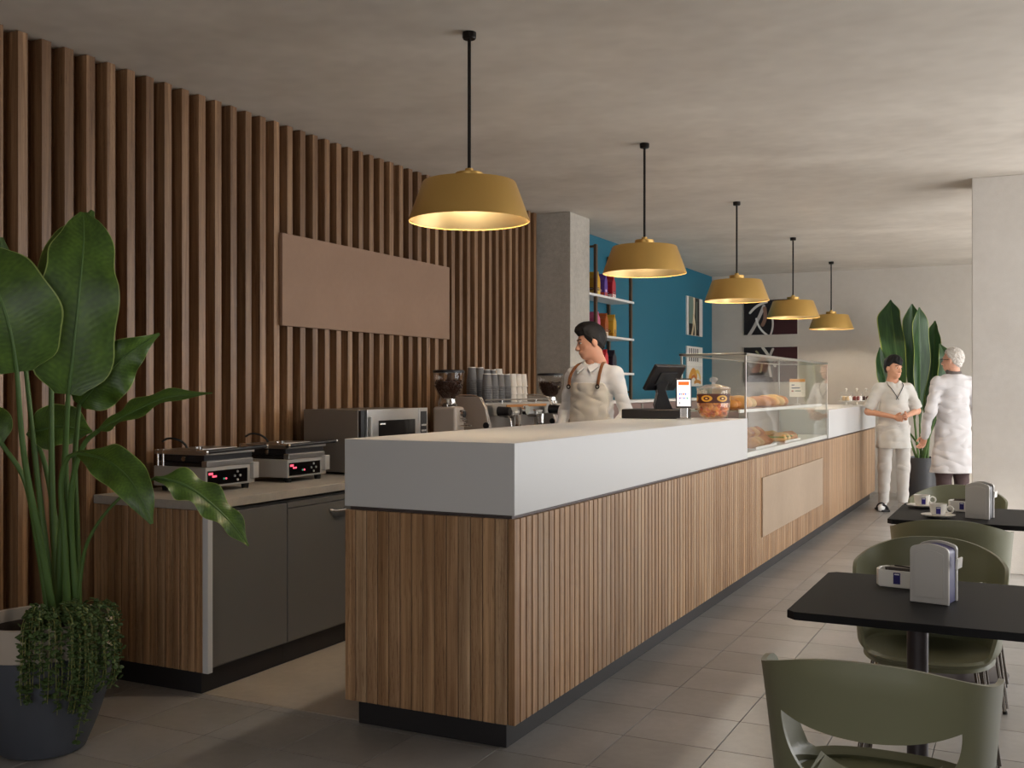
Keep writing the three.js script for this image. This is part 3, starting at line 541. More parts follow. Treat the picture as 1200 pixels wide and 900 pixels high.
{
  const body = extrude([[-0.045, 0], [0.045, 0], [0.047, 0.14], [0.04, 0.19], [0.006, 0.235], [0.006, 0.265], [-0.006, 0.265], [-0.006, 0.235], [-0.04, 0.19], [-0.047, 0.14]], 0.108, 0.003).translate(0, 0.003, -0.054).rotateY(-Math.PI / 2);
  const kinds = { yellow: ['#d9a92c', '#e8c860', '#6b4a18', 'yellow'], purple: ['#5a3a9a', '#c8503c', '#d8b8d8', 'purple and red'], red: ['#b81f2e', '#e9dcd4', '#7c0f1c', 'red and white'], pink: ['#d86a90', '#f0d8dc', '#a8386a', 'pink'], orange: ['#a8551f', '#ead8c4', '#6a2e14', 'orange brown'], gold: ['#d8a534', '#b07a24', '#8a5a18', 'golden'], crimson: ['#cc2233', '#f2e6e2', '#8a1422', 'crimson'], black: ['#2c2230', '#8a2630', '#6a5a70', 'black'] };
  const mats = {};
  const rows = [[['yellow', 9.3], ['purple', 9.5], ['red', 9.72], ['red', 9.03]], [['pink', 9.3], ['orange', 9.52], ['gold', 9.74], ['pink', 9.03]], [['orange', 9.3], ['crimson', 9.52], ['black', 9.74], ['crimson', 9.03]]];
  const where = ['upper', 'middle', 'lower'];
  rows.forEach((row, i) => row.forEach(([k, d], j) => {
    const [a, b, c, word] = kinds[k]; mats[k] ??= [std(a, 0.35), std('#ffffff', 0.35, 0, { map: bagTex(a, b, c) })];
    const t = thing('coffee_bag', j === 3 ? `${word} coffee bag on the ${where[i]} shelf board beside the column` : `${word} coffee bag on the ${where[i]} board of the teal wall shelf`, 'bag', [-3.765, SHELVES[i], -d], rr(-0.06, 0.06), 'coffee bags on the wall shelf');
    t.scale.set(0.98, 0.82, 0.98); mesh('pouch', body, mats[k][0], t);
    mesh('label', new THREE.PlaneGeometry(0.088, 0.135).rotateY(Math.PI / 2).translate(0.0578, 0.075, 0), mats[k][1], t);
    mesh('label', new THREE.PlaneGeometry(0.104, 0.135).rotateX(-0.008).translate(0, 0.075, 0.0505), mats[k][1], t);
  }));
}
// ---------- back cabinet below the teal wall ----------
{
  const t = thing('rear_cabinet', 'low steel fronted cabinet with white top against teal wall', 'cabinet', [0, 0, 0]);
  mesh('body', rspan(-3.66, -3.44, 0.08, 1.21, -8.95, -13.6, 0.004), std('#a58f8c', 0.35, 0.55), t);
  mesh('top', rspan(-3.665, -3.415, 1.21, 1.236, -8.93, -13.62, 0.004), M.shelfWhite, t);
  mesh('plinth', span(-3.65, -3.47, 0.001, 0.08, -8.97, -13.58), M.plinth, t);
  for (const d of [9.75, 10.55, 11.35, 12.15, 12.95]) mesh('divider', rspan(-3.441, -3.425, 0.09, 1.2, -d, -d - 0.035, 0.002), M.steel, t);
}
// ---------- framed prints ----------
function print(name, label, cx, cy, cz, w, h, turn, draw, border) {
  const t = thing(name, label, 'picture', [cx, cy, cz], turn), tx = canvasTex(256, Math.round(256 * h / w), draw);
  mesh('panel', rbox(w, h, 0.018, 0.002, 0, 0, -0.0095), std(border, 0.6), t);
  mesh('print', new THREE.PlaneGeometry(w - 0.004, h - 0.004).translate(0, 0, 0.0006), std('#ffffff', 0.5, 0, { map: tx }), t);
}
const strokes = (g, list) => { for (const [c, lw, ...p] of list) { g.strokeStyle = c; g.lineWidth = lw; g.lineCap = 'round'; g.beginPath(); g.moveTo(p[0], p[1]); for (let i = 2; i + 3 < p.length + 1; i += 4) g.quadraticCurveTo(p[i], p[i + 1], p[i + 2], p[i + 3]); g.stroke(); } };
print('wall_print', 'tall white edged print of pale branching form on teal wall, upper', -3.97 + 0.019, 2.29, -13.32, 0.7, 0.5, Math.PI / 2, (g, w, h) => {
  g.fillStyle = '#dcd6d2'; g.fillRect(0, 0, w, h); g.fillStyle = '#1c1f1c'; g.fillRect(24, 0, 176, h); g.fillStyle = '#6e8276'; g.fillRect(30, 0, 70, h * 0.7);
  strokes(g, [['#d8c9ac', 26, 112, 0, 120, 60, 100, 120], ['#c8b48e', 22, 104, 90, 112, 140, 70, 190], ['#e2d4b4', 18, 112, 100, 140, 140, 132, 190], ['#8a9488', 9, 160, 20, 150, 80, 168, 150]]);
}, '#e8e4e0');
print('wall_print', 'lower white edged print with pastry picture on teal wall', -3.97 + 0.019, 1.635, -13.32, 0.7, 0.52, Math.PI / 2, (g, w, h) => {
  g.fillStyle = '#e2dfdb'; g.fillRect(0, 0, w, h); g.fillStyle = '#22221f'; for (let k = 0; k < 5; k++) g.fillRect(30 + k * 34, 8, 16, 62); g.fillStyle = '#efece6'; g.fillRect(0, 74, w, 18);
  strokes(g, [['#d89a3c', 30, 40, 150, 100, 90, 150, 140], ['#b8641f', 14, 60, 160, 110, 120, 160, 165], ['#e8c46a', 18, 150, 120, 190, 110, 214, 150], ['#c98a3a', 16, 120, 172, 160, 160, 220, 172]]);
}, '#e8e4e0');
const redPrint = (flip) => (g, w, h) => {
  g.fillStyle = '#171012'; g.fillRect(0, 0, w, h); g.fillStyle = '#3a0d14'; g.fillRect(w * 0.55, 0, w * 0.45, h); g.fillStyle = '#120a0c'; g.fillRect(0, 0, w * 0.2, h);
  strokes(g, flip ? [['#c9c4ba', 14, 90, 0, 120, 40, 150, 90], ['#8a8a6a', 10, 60, 20, 100, 60, 80, 120], ['#b8b2ac', 12, 140, 10, 110, 60, 130, 140], ['#d8d8d4', 4, 190, 70, 205, 66, 220, 70]] : [['#d4d2ce', 12, 30, 60, 60, 20, 110, 10], ['#bdb8b4', 16, 24, 170, 60, 120, 96, 30], ['#e4e2de', 10, 60, 90, 70, 140, 110, 168], ['#8c6a5a', 18, 100, 40, 110, 90, 90, 120], ['#cfcac6', 9, 130, 60, 150, 120, 128, 170]]);
};
print('wall_print', 'upper dark red abstract print on the pale end wall', -3.157, 2.312, BACK_Z + 0.019, 0.725, 0.475, 0, redPrint(0), '#d8d2ca');
print('wall_print', 'lower dark red abstract print behind the pastry case', -3.157, 1.672, BACK_Z + 0.019, 0.725, 0.475, 0, redPrint(1), '#d8d2ca');
// ---------- tables ----------
function table(d, label) {
  const t = thing('cafe_table', label, 'table', [-0.29, 0, -d], 0, 'black café tables');
  const w = 0.3, l = 0.34, c = 0.022;
  const shape = [[-w + c, -l], [w - c, -l], [w, -l + c], [w, l - c], [w - c, l], [-w + c, l], [-w, l - c], [-w, -l + c]];
  mesh('tabletop', extrude(shape, 0.018, 0.002).rotateX(-Math.PI / 2).translate(0, 0.73, 0), M.tableTop, t);
  mesh('top_bracket', [rbox(0.3, 0.012, 0.06, 0.003, 0, 0.722, 0), rbox(0.06, 0.012, 0.3, 0.003, 0, 0.722, 0)], M.post, t);
  mesh('post', cyl(0.029, 0.029, 0.71, 0, 0.012, 0, 32), M.post, t);
  mesh('foot_plate', lathe([[0, 0.001], [0.2, 0.001], [0.2, 0.008], [0.19, 0.012], [0.04, 0.018], [0, 0.018]], 48), M.post, t);
  return t;
}
table(3.18, 'black café table with sugar tray, standing between two olive chairs');
table(5.385, 'black café table with coffee cups, closer to the pale pillar');

// ---------- shell chairs ----------
function chairParts() {
  const nT = 120, nS = 12, nW = 16, pos = [], idx = [];
  const seatY = 0.455, thick = 0.012;
  const smooth = (a, b, x) => { const t = clamp((x - a) / (b - a)); return t * t * (3 - 2 * t); };
  // a: angle from the back; plan half axes of the seat, flaring with height
  const plan = (a, r, flare) => {
    const c = Math.cos(a), s = Math.sin(a), e = 0.78;
    const x = Math.sign(s) * Math.abs(s) ** e * (0.226 + flare * 0.026), z = Math.sign(c) * Math.abs(c) ** e * (0.235 + (c > 0 ? flare * 0.05 : 0));
    return [x * r, z * r];
  };
  // how far the wall rises above the seat: tall at the back, falling to a lip at the front
  const rise = (a) => { const k = Math.abs(a) * 180 / Math.PI; return 0.012 + (0.335 - 0.066 * smooth(0, 92, k)) * (1 - smooth(86, 130, k)); };
  const pt = (a, j) => {
    const H = rise(a);
    if (j <= nS) { const r = 0.9 * j / nS, [x, z] = plan(a, r, 0); return V(x, seatY - 0.022 * (1 - r * r) + 0.012 * Math.max(0, -Math.cos(a)) * r * -1, z); }
    const t = (j - nS) / nW, h = t * H, f = clamp(h / 0.3), r = 0.9 + 0.1 * Math.sin(Math.min(1, h / 0.035 + 0.15 * t) * Math.PI / 2), [x, z] = plan(a, r, f);
    return V(x, seatY + h - 0.012 * Math.max(0, -Math.cos(a)) * (1 - smooth(0, 0.05, h)), z + 0.02 * f * f);
  };
  const grid = [];
  for (let i = 0; i < nT; i++) { const a = -Math.PI + TAU * i / nT, row = []; for (let j = 0; j <= nS + nW; j++) row.push(pt(a, j)); grid.push(row); }
  const J = nS + nW, normal = (i, j) => {
    const A = grid[(i + 1) % nT][j], B = grid[(i + nT - 1) % nT][j], C = grid[i][Math.min(J, j + 1)], D = grid[i][Math.max(0, j - 1)];
    if (j === 0) return V(0, 1, 0);
    return new THREE.Vector3().crossVectors(A.clone().sub(B), C.clone().sub(D)).normalize();
  };
  const inner = [], outer = [];
  for (let i = 0; i < nT; i++) { const ri = [], ro = []; for (let j = 0; j <= J; j++) { const n = normal(i, j), p = grid[i][j]; let m = n; if (m.y < -0.2 && j <= nS) m = n.clone().negate(); ri.push(p); ro.push(p.clone().addScaledVector(m, -thick)); } inner.push(ri); outer.push(ro); }
  const id = (side, i, j) => (side ? nT * (J + 1) : 0) + ((i + nT) % nT) * (J + 1) + j;
  for (const g of [inner, outer]) for (const row of g) for (const p of row) pos.push(p.x, p.y, p.z);
  for (let i = 0; i < nT; i++) for (let j = 0; j < J; j++) {
    const a = id(0, i, j), b = id(0, i + 1, j), c = id(0, i + 1, j + 1), d = id(0, i, j + 1), A = id(1, i, j), B = id(1, i + 1, j), C = id(1, i + 1, j + 1), D = id(1, i, j + 1);
    if (j > 0) { idx.push(a, b, c, A, C, B); } idx.push(a, c, d, A, D, C);
    if (j === J - 1) idx.push(d, c, C, d, C, D);
  }
  const g = new THREE.BufferGeometry(); g.setAttribute('position', new THREE.Float32BufferAttribute(pos, 3)); g.setIndex(idx);
  g.computeVertexNormals(); g.setAttribute('uv', new THREE.Float32BufferAttribute(new Float32Array(pos.length / 3 * 2), 2));
  // the opening under the back rest
  const s = new THREE.Shape(); s.moveTo(-0.178, 0.664);
  s.quadraticCurveTo(-0.1, 0.636, 0, 0.634); s.quadraticCurveTo(0.1, 0.636, 0.178, 0.664); s.bezierCurveTo(0.18, 0.58, 0.13, 0.497, 0, 0.495); s.bezierCurveTo(-0.13, 0.497, -0.18, 0.58, -0.178, 0.664);
  const cut = new THREE.ExtrudeGeometry(s, { depth: 0.4, bevelEnabled: false, curveSegments: 24 }).translate(0, 0, 0.06);
  const ev = new Evaluator(); ev.attributes = ['position', 'normal', 'uv']; ev.useGroups = false;
  const A = new Brush(g.toNonIndexed()), B = new Brush(cut); A.updateMatrixWorld(); B.updateMatrixWorld();
  return toCreasedNormals(ev.evaluate(A, B, SUBTRACTION).geometry, 0.6);
}
const shellGeo = chairParts();
function chair(x, d, turn, label) {
  const t = thing('shell_chair', label, 'chair', [x, 0, -d], turn, 'olive shell chairs');
  mesh('shell', shellGeo, M.olive, t);
  for (const sx of [-1, 1]) for (const sz of [-1, 1]) {
    const l = mesh('leg', [bar([sx * 0.15, 0.432, sz * 0.13], [sx * 0.215, 0.004, sz * 0.215], 0.008, 12), bar([sx * 0.17, 0.434, sz * 0.1], [sx * 0.223, 0.02, sz * 0.203], 0.006, 10)], M.tubeDark, t);
    mesh('foot_cap', bar([sx * 0.2138, 0.012, sz * 0.2135], [sx * 0.2152, 0.0005, sz * 0.2155], 0.0095, 12), M.rubber, l);
  }
  mesh('under_frame', [bar([-0.16, 0.43, 0.13], [0.16, 0.43, 0.13], 0.007), bar([-0.16, 0.43, -0.13], [0.16, 0.43, -0.13], 0.007), bar([-0.16, 0.43, -0.13], [-0.16, 0.43, 0.13], 0.007), bar([0.16, 0.43, -0.13], [0.16, 0.43, 0.13], 0.007)], M.tubeDark, t);
  return t;
}
// local +z is the back of the chair
chair(-0.3, 2.47, 0, 'olive shell chair with open back, tucked under the sugar tray table, facing away');
chair(-0.315, 3.84, Math.PI + 0.03, 'olive shell chair facing the napkin dispenser across the sugar tray table');
chair(-0.315, 4.98, 0.02, 'olive shell chair with its back to the sugar tray table');
chair(-0.36, 6.13, Math.PI, 'olive shell chair across the coffee cup table, facing the cups');

// ---------- things on the tables ----------
const TT = 0.7505;
function archShape(w, h, arch, r) { const s = new THREE.Shape(); s.moveTo(-w / 2, 0); s.lineTo(w / 2, 0); s.lineTo(w / 2, h - arch); s.quadraticCurveTo(w / 2, h - arch + r, w / 2 - r, h - arch + r * 1.15); s.quadraticCurveTo(0, h + arch - r * 1.15, -w / 2 + r, h - arch + r * 1.15); s.quadraticCurveTo(-w / 2, h - arch + r, -w / 2, h - arch); s.closePath(); return s; }
function dispenser(x, d, turn, label, side) {
  const t = thing('napkin_dispenser', label, 'dispenser', [x, TT, -d], turn, 'napkin dispensers');
  for (const z of [0.035, -0.047]) {
    const f = mesh('face_plate', extrude(archShape(0.1, 0.162, 0.022, 0.013), 0.01, 0.002).translate(0, 0.002, z), M.greyPlastic, t);
    if (z > 0) mesh('face_inset', extrude(archShape(0.078, 0.13, 0.016, 0.008), 0.002, 0.001).translate(0, 0.018, z + 0.0125), M.greyPlastic, f);
  }
  mesh('body', extrude(archShape(0.094, 0.156, 0.022, 0.013), 0.07, 0.001).translate(0, 0.002, -0.036), side, t);
  mesh('napkin', [rbox(0.006, 0.03, 0.05, 0.002, 0.058, 0.118, 0).rotateZ(-0.08)], M.napkin, t);
}
dispenser(-0.245, 3.16, -0.2, 'grey napkin dispenser with purple sides beside the sugar tray', M.purple);
dispenser(-0.212, 5.28, -0.2, 'grey brown napkin dispenser with dark sides beside the coffee cups', M.blackPlastic);
const packs = ['#5a4a3e', '#3c342e', '#8c8276', '#b8ae9e'].map((c) => std(c, 0.6));
function sugarTray(x, d, turn, label) {
  const t = thing('sugar_tray', label, 'tray', [x, TT, -d], turn, 'sugar packet trays');
  const o = [[-0.058, -0.045], [0.058, -0.045], [0.07, -0.02], [0.07, 0.02], [0.058, 0.045], [-0.058, 0.045], [-0.07, 0.02], [-0.07, -0.02]], s = new THREE.Shape(o.map(([a, b]) => new THREE.Vector2(a, b)));
  s.holes.push(new THREE.Path(o.map(([a, b]) => new THREE.Vector2(a * 0.93, b * 0.92))));
  mesh('rim', extrude(s, 0.046, 0.001).rotateX(-Math.PI / 2).translate(0, 0.004, 0), M.porcelain, t);
  mesh('base', extrude(o.map(([a, b]) => [a * 0.95, b * 0.95]), 0.006, 0.001).rotateX(-Math.PI / 2).translate(0, 0.001, 0), M.porcelain, t);
  const lb = mesh('label', box(0.02, 0.034, 0.001, -0.005, 0.028, 0.0468), M.purple, t); mesh('label_line', box(0.014, 0.003, 0.0006, -0.005, 0.04, 0.0475), M.paleLine, lb);
  for (let i = 0; i < 14; i++) { const p = mesh('sugar_packet', rbox(0.075, 0.04, 0.004, 0.0015), packs[i % 4], t); p.position.set(rr(-0.012, 0.012), 0.033 + rr(-0.002, 0.006), -0.034 + i * 0.0052); p.rotation.set(rr(-0.12, 0.12), rr(-0.05, 0.05), rr(-0.08, 0.08)); }
}
sugarTray(-0.35, 3.36, -0.12, 'white tray of sugar packets beside the grey napkin dispenser with purple sides');
sugarTray(-0.29, 5.54, -0.12, 'white tray of sugar packets between the coffee cups and the grey brown dispenser');
function coffeeCup(x, d, turn, label, plateLabel) {
  const pl = thing('saucer', plateLabel, 'saucer', [x, TT, -d], turn, 'saucers on the coffee table');
  mesh('plate', lathe([[0, 0.003], [0.035, 0.001], [0.04, 0.003], [0.072, 0.013], [0.075, 0.0155], [0.072, 0.0155], [0.04, 0.006], [0, 0.006]], 40), M.porcelain, pl);
  const sp = thing('teaspoon', plateLabel.replace('white saucer under', 'steel teaspoon lying beside'), 'spoon', [x, TT, -d], turn, 'teaspoons on the coffee table');
  mesh('bowl', new THREE.SphereGeometry(0.011, 16, 10).scale(1.4, 0.25, 0.9).translate(-0.052, 0.0145, 0.022), M.chrome, sp); mesh('stem', bar([-0.05, 0.0145, 0.02], [0.03, 0.0165, 0.052], 0.0017), M.chrome, sp);
  const c = thing('coffee_cup', label, 'cup', [x, TT + 0.0065, -d], turn, 'cups on the coffee table');
  mesh('cup_body', lathe([[0, 0.001], [0.024, 0], [0.026, 0.004], [0.034, 0.02], [0.038, 0.05], [0.0385, 0.058], [0.036, 0.058], [0.0355, 0.05], [0.031, 0.02], [0.02, 0.006], [0, 0.005]], 40), M.porcelain, c);
  mesh('coffee', lathe([[0, 0.043], [0.0345, 0.043]], 28), std('#3a2114', 0.3), c);
  mesh('handle', new THREE.TorusGeometry(0.015, 0.004, 10, 28).translate(0.05, 0.033, 0), M.porcelain, c);
  const lb = mesh('label', new THREE.CylinderGeometry(0.0387, 0.0365, 0.032, 10, 1, true, -0.27, 0.54).translate(0, 0.03, 0), std('#2b1f78', 0.4, 0, { side: THREE.DoubleSide }), c); mesh('label_line', new THREE.CylinderGeometry(0.039, 0.0389, 0.003, 8, 1, true, -0.2, 0.4).translate(0, 0.041, 0), M.paleLine, lb);
}
coffeeCup(-0.385, 5.2, 0.1, 'white coffee cup with purple label beside the grey brown dispenser', 'white saucer under the cup beside the grey brown dispenser');
coffeeCup(-0.49, 5.6, 0.3, 'white coffee cup with purple label at the far corner, beside the olive chair', 'white saucer under the cup at the far table corner');
// ---------- plants ----------
const leafTex = dataTex(256, 512, (u, v) => {
  const s = Math.abs(u - 0.5) * 2, vein = 0.5 + 0.5 * Math.sin((v * 62 - s * 7 + n2(u * 3, v * 3) * 0.6) * TAU * 0.5), n = 0.5 + 0.5 * n2(u * 9, v * 30), b = 0.5 + 0.5 * n2(u * 2.5 + 9, v * 4);
  let c = mix3([54, 80, 28], [98, 132, 46], 0.14 * vein + 0.36 * n + 0.5 * b);
  if (s < 0.035) c = mix3(c, [120, 150, 84], 0.6); if (s > 0.965) c = mix3(c, [176, 190, 110], 0.75);
  return c;
});
const leafBump = dataTex(128, 512, (u, v) => { const s = Math.abs(u - 0.5) * 2, k = 128 + 90 * Math.sin((v * 62 - s * 7) * TAU * 0.5) * clamp(s * 4) * clamp((1 - s) * 6); return [k, k, k]; }, false);
const leafMat = phys('#ffffff', 0.42, 0, { map: leafTex, bumpMap: leafBump, bumpScale: 0.0004, transmission: 0.12, thickness: 0, side: THREE.DoubleSide });
const strapTex = dataTex(256, 512, (u, v) => {
  const s = Math.abs(u - 0.5) * 2, n = 0.5 + 0.5 * n2(u * 14, v * 5 + 40), b = 0.5 + 0.5 * n2(u * 3 + 30, v * 5);
  let c = mix3([34, 62, 34], [66, 98, 52], 0.5 * n + 0.5 * b);
  if (s < 0.03) c = mix3(c, [128, 150, 92], 0.5); if (s > 0.93) c = mix3(c, [168, 176, 72], 0.8);
  return c;
});
const strapMat = phys('#ffffff', 0.4, 0, { map: strapTex, transmission: 0.1, thickness: 0, side: THREE.DoubleSide });
// blade along a midrib: widths at points along it, the side it faces, and how it folds and waves
function blade(pts, widths, facing, fold = 0.12, wave = 0.012, freq = 3, ph = 0) {
  const c = curve(pts), n = 36, m = 12, pos = [], uv = [], idx = [], F = V(...facing).normalize();
  const W = (t) => { const k = t * (widths.length - 1), i = Math.min(widths.length - 2, Math.floor(k)), f = k - i, a = widths[Math.max(0, i - 1)], b = widths[i], d = widths[i + 1], e = widths[Math.min(widths.length - 1, i + 2)];
    return Math.max(0.0015, 0.5 * (2 * b + (d - a) * f + (2 * a - 5 * b + 4 * d - e) * f * f + (3 * b - a - 3 * d + e) * f * f * f)); };
  for (let i = 0; i <= n; i++) {
    const t = i / n, o = c.getPoint(t), T = c.getTangent(t), S = new THREE.Vector3().crossVectors(T, F).normalize(), N = new THREE.Vector3().crossVectors(S, T).normalize(), w = W(t);
    for (let j = 0; j <= m; j++) {
      const s = j / m * 2 - 1, a = Math.abs(s), up = fold * a * w + wave * a * a * Math.sin(t * freq * TAU + ph + (s > 0 ? 1.3 : 0)) * Math.min(1, w * 14) - 0.12 * w * a * a;
      const q = o.clone().addScaledVector(S, s * w * (1 - 0.045 * Math.sin(t * 19 + s * 2.4 + ph))).addScaledVector(N, up); pos.push(q.x, q.y, q.z); uv.push(j / m, t);
    }
  }
  for (let i = 0; i < n; i++) for (let j = 0; j < m; j++) { const a = i * (m + 1) + j, b = a + m + 1; idx.push(a, a + 1, b + 1, a, b + 1, b); }
  const g = new THREE.BufferGeometry(); g.setAttribute('position', new THREE.Float32BufferAttribute(pos, 3)); g.setAttribute('uv', new THREE.Float32BufferAttribute(uv, 2)); g.setIndex(idx); g.computeVertexNormals(); return g;
}
{
  const P = V(-3.32, 0, -2.715), t = thing('potted_plant', 'broad leaved plant in a two tone pot beside the slatted end panel', 'plant', [P.x, 0, P.z]);
  const rel = (pts) => pts.map(([x, y, z]) => V(x - P.x, y, z - P.z));
  mesh('pot', lathe([[0, 0.001], [0.13, 0.001], [0.15, 0.006], [0.19, 0.1], [0.23, 0.22], [0.247, 0.32], [0.25, 0.374], [0.246, 0.376], [0, 0.376]], 56), M.potBlue, t);
  mesh('pot_band', lathe([[0.243, 0.372], [0.249, 0.376], [0.247, 0.43], [0.239, 0.49], [0.234, 0.494], [0.227, 0.49], [0.231, 0.44], [0.231, 0.38]], 56), M.potLight, t);
  mesh('soil', lathe([[0.231, 0.445], [0.19, 0.455], [0.1, 0.463], [0, 0.465]].reverse(), 40), M.soil, t);
  const S = {
    S1: [[-3.251, 0.45, -2.793], [-3.244, 0.82, -2.763], [-3.236, 1.078, -2.745], [-3.186, 1.328, -2.714]], S2: [[-3.251, 0.45, -2.715], [-3.245, 0.739, -2.651], [-3.238, 1.12, -2.565], [-3.225, 1.408, -2.527]],
    S3: [[-3.339, 0.45, -2.805], [-3.405, 0.869, -2.828], [-3.411, 1.533, -2.825]], S4: [[-3.275, 0.45, -2.837], [-3.281, 0.809, -2.834], [-3.287, 1.071, -2.831], [-3.256, 1.288, -2.824]],
    S5: [[-3.212, 0.45, -2.79], [-3.216, 0.759, -2.755], [-3.177, 1.018, -2.729], [-3.113, 1.152, -2.728], [-3.044, 1.197, -2.729]], S6: [[-3.227, 0.45, -2.749], [-3.214, 0.763, -2.722], [-3.2, 1.02, -2.696], [-3.161, 1.096, -2.693], [-3.111, 1.113, -2.695]],
    S7: [[-3.182, 0.45, -2.749], [-3.155, 0.638, -2.741], [-3.11, 0.793, -2.741], [-2.993, 0.946, -2.777], [-2.86, 1.023, -2.82]], S8: [[-3.366, 0.444, -2.847], [-3.452, 0.793, -2.883], [-3.557, 1.093, -2.898], [-3.62, 1.168, -2.888]],
    S9: [[-3.327, 0.45, -2.755], [-3.345, 0.756, -2.713], [-3.376, 1.014, -2.675], [-3.45, 1.142, -2.638]], S10: [[-3.399, 0.444, -2.831], [-3.544, 0.993, -2.871], [-3.63, 1.436, -2.884]],
    S11: [[-3.3, 0.45, -2.76], [-3.26, 0.9, -2.75], [-3.22, 1.3, -2.74]],
  };
  for (const [k, p] of Object.entries(S)) mesh('stalk', taper(rel(p), k === 'S7' ? 0.008 : 0.0155, k === 'S7' ? 0.005 : 0.0085, 30, 10), M.stem, t);
  const toCam = [3.2, 0.1, 2.7];
  const L = [
    [[[-3.186, 1.328, -2.714], [-3.142, 1.522, -2.702], [-3.122, 1.741, -2.712], [-3.143, 1.888, -2.746], [-3.2, 2.014, -2.796]], [0.045, 0.115, 0.14, 0.145, 0.143, 0.138, 0.13, 0.12, 0.115, 0.105, 0.085, 0.055, 0.012], toCam, 0.14, 0.014, leafMat, 2.2],
    [[[-3.225, 1.408, -2.527], [-3.209, 1.539, -2.49], [-3.226, 1.663, -2.459], [-3.303, 1.779, -2.443], [-3.415, 1.881, -2.432]], [0.05, 0.13, 0.162, 0.175, 0.178, 0.175, 0.165, 0.148, 0.12, 0.085, 0.05, 0.01], toCam, 0.16, 0.01, leafMat, 1.6],
    [[[-3.411, 1.533, -2.825], [-3.405, 1.732, -2.828], [-3.346, 1.914, -2.858], [-3.309, 2.052, -2.932]], [0.02, 0.1, 0.13, 0.1, 0.01], [1, 0.3, 2], -0.5, 0.012, leafMat, 2.4],
    [[[-3.256, 1.288, -2.824], [-3.167, 1.373, -2.835], [-3.072, 1.476, -2.883], [-2.996, 1.56, -2.976]], [0.03, 0.085, 0.105, 0.1, 0.085, 0.06, 0.03, 0.005], [1.6, -1.2, 2.2], 0.2, 0.02, leafMat, 3],
    [[[-3.044, 1.197, -2.729], [-2.911, 1.255, -2.739], [-2.765, 1.316, -2.779], [-2.617, 1.332, -2.852]], [0.012, 0.042, 0.048, 0.046, 0.036, 0.02, 0.004], [0.9, 1.5, 1.2], 0.3, 0.014, leafMat, 3],
    [[[-3.111, 1.113, -2.695], [-2.956, 1.091, -2.683], [-2.82, 1.018, -2.673], [-2.735, 0.878, -2.681]], [0.012, 0.05, 0.072, 0.068, 0.05, 0.006], [1.4, 1.6, 2.2], 0.18, 0.016, leafMat, 2.5],
    [[[-2.86, 1.023, -2.82], [-2.768, 0.998, -2.866], [-2.685, 0.936, -2.908], [-2.615, 0.861, -2.943], [-2.556, 0.774, -2.972]], [0.012, 0.06, 0.066, 0.055, 0.04, 0.004], [1.2, 2.2, 1.4], 0.25, 0.02, leafMat, 3.4],
    [[[-3.62, 1.168, -2.888], [-3.513, 1.195, -2.942], [-3.389, 1.174, -3.004]], [0.015, 0.09, 0.1, 0.07, 0.006], [1, 0.9, 1.6], 0.2, 0.014, leafMat, 2],
    [[[-3.45, 1.142, -2.638], [-3.485, 1.222, -2.621], [-3.616, 1.301, -2.611]], [0.01, 0.06, 0.07, 0.04, 0.005], [1, 1, 2], 0.2, 0.014, leafMat, 2],
    [[[-3.63, 1.436, -2.884], [-3.722, 1.78, -2.838], [-3.716, 1.959, -2.841]], [0.015, 0.1, 0.1, 0.06, 0.006], toCam, 0.2, 0.014, leafMat, 2],
  ];
  L.forEach(([p, w, f, fold, wave, mat, fr], i) => {
    const leaf = mesh('leaf', blade(rel(p), w, f, fold, wave, fr, i * 1.7), mat, t);
    const q = curve(rel(p)); const rib = []; for (let k = 0; k <= 8; k++) rib.push(q.getPoint(k / 8.6));
    mesh('midrib', taper(rib, 0.0075, 0.0018, 28, 6), M.stem, leaf);
  });
  // small trailing plant over the rim
  const tr = mesh('trailing_plant', lathe([[0, 0.46], [0.07, 0.465], [0.09, 0.48], [0.07, 0.51], [0, 0.52]], 16).translate(0.15, 0, 0.03), M.soil, t);
  const base = Math.atan2(0.895 * 0.62 + 0.446, 0.0) , leaves = [], strands = [], small = new THREE.SphereGeometry(0.0115, 7, 4).scale(1, 0.22, 0.8);
  const dir = (a) => [Math.sin(a), Math.cos(a)];
  for (let k = 0; k < 70; k++) {
    const a = 1.38 + rr(-0.75, 0.6), [sx, sz] = dir(a), len = rr(0.06, 0.22) + 0.3 * Math.max(0, 1 - Math.abs(a - 1.35) / 0.5) * rnd(), r0 = rr(0.1, 0.2), out = rr(0.252, 0.295), yTop = rr(0.5, 0.57);
    const pts = [V(sx * r0, 0.47, sz * r0), V(sx * (r0 + 0.05), yTop, sz * (r0 + 0.05)), V(sx * out, yTop - 0.035, sz * out), V(sx * (out + 0.012), 0.42, sz * (out + 0.012))];
    const lean = rr(-0.12, 0.12); for (let y = 0.36; y > 0.44 - len; y -= 0.06) { const [bx, bz] = dir(a + lean * (0.42 - y) * 2.4), q = Math.max(0.15, out - Math.max(0, 0.3 - y) * 0.34) + 0.016; pts.push(V(bx * q, y, bz * q)); }
    const c = new THREE.CatmullRomCurve3(pts), L_ = c.getLength(); strands.push(new THREE.TubeGeometry(c, 20, 0.0013, 4, false));
    for (let s = 0.04; s < L_; s += 0.0125) { const o = c.getPointAt(s / L_); if (rnd() < 0.1) continue; leaves.push(small.clone().rotateX(rr(-0.8, 0.8)).rotateZ(rr(-0.7, 0.7)).rotateY(rr(0, 6.3)).translate(o.x + rr(-0.011, 0.011), o.y + rr(-0.008, 0.008), o.z + rr(-0.011, 0.011))); }
  }
  mesh('vine', strands, M.strand, tr).userData.kind = 'stuff'; mesh('foliage', leaves, std('#3e5426', 0.55), tr).userData.kind = 'stuff';
}
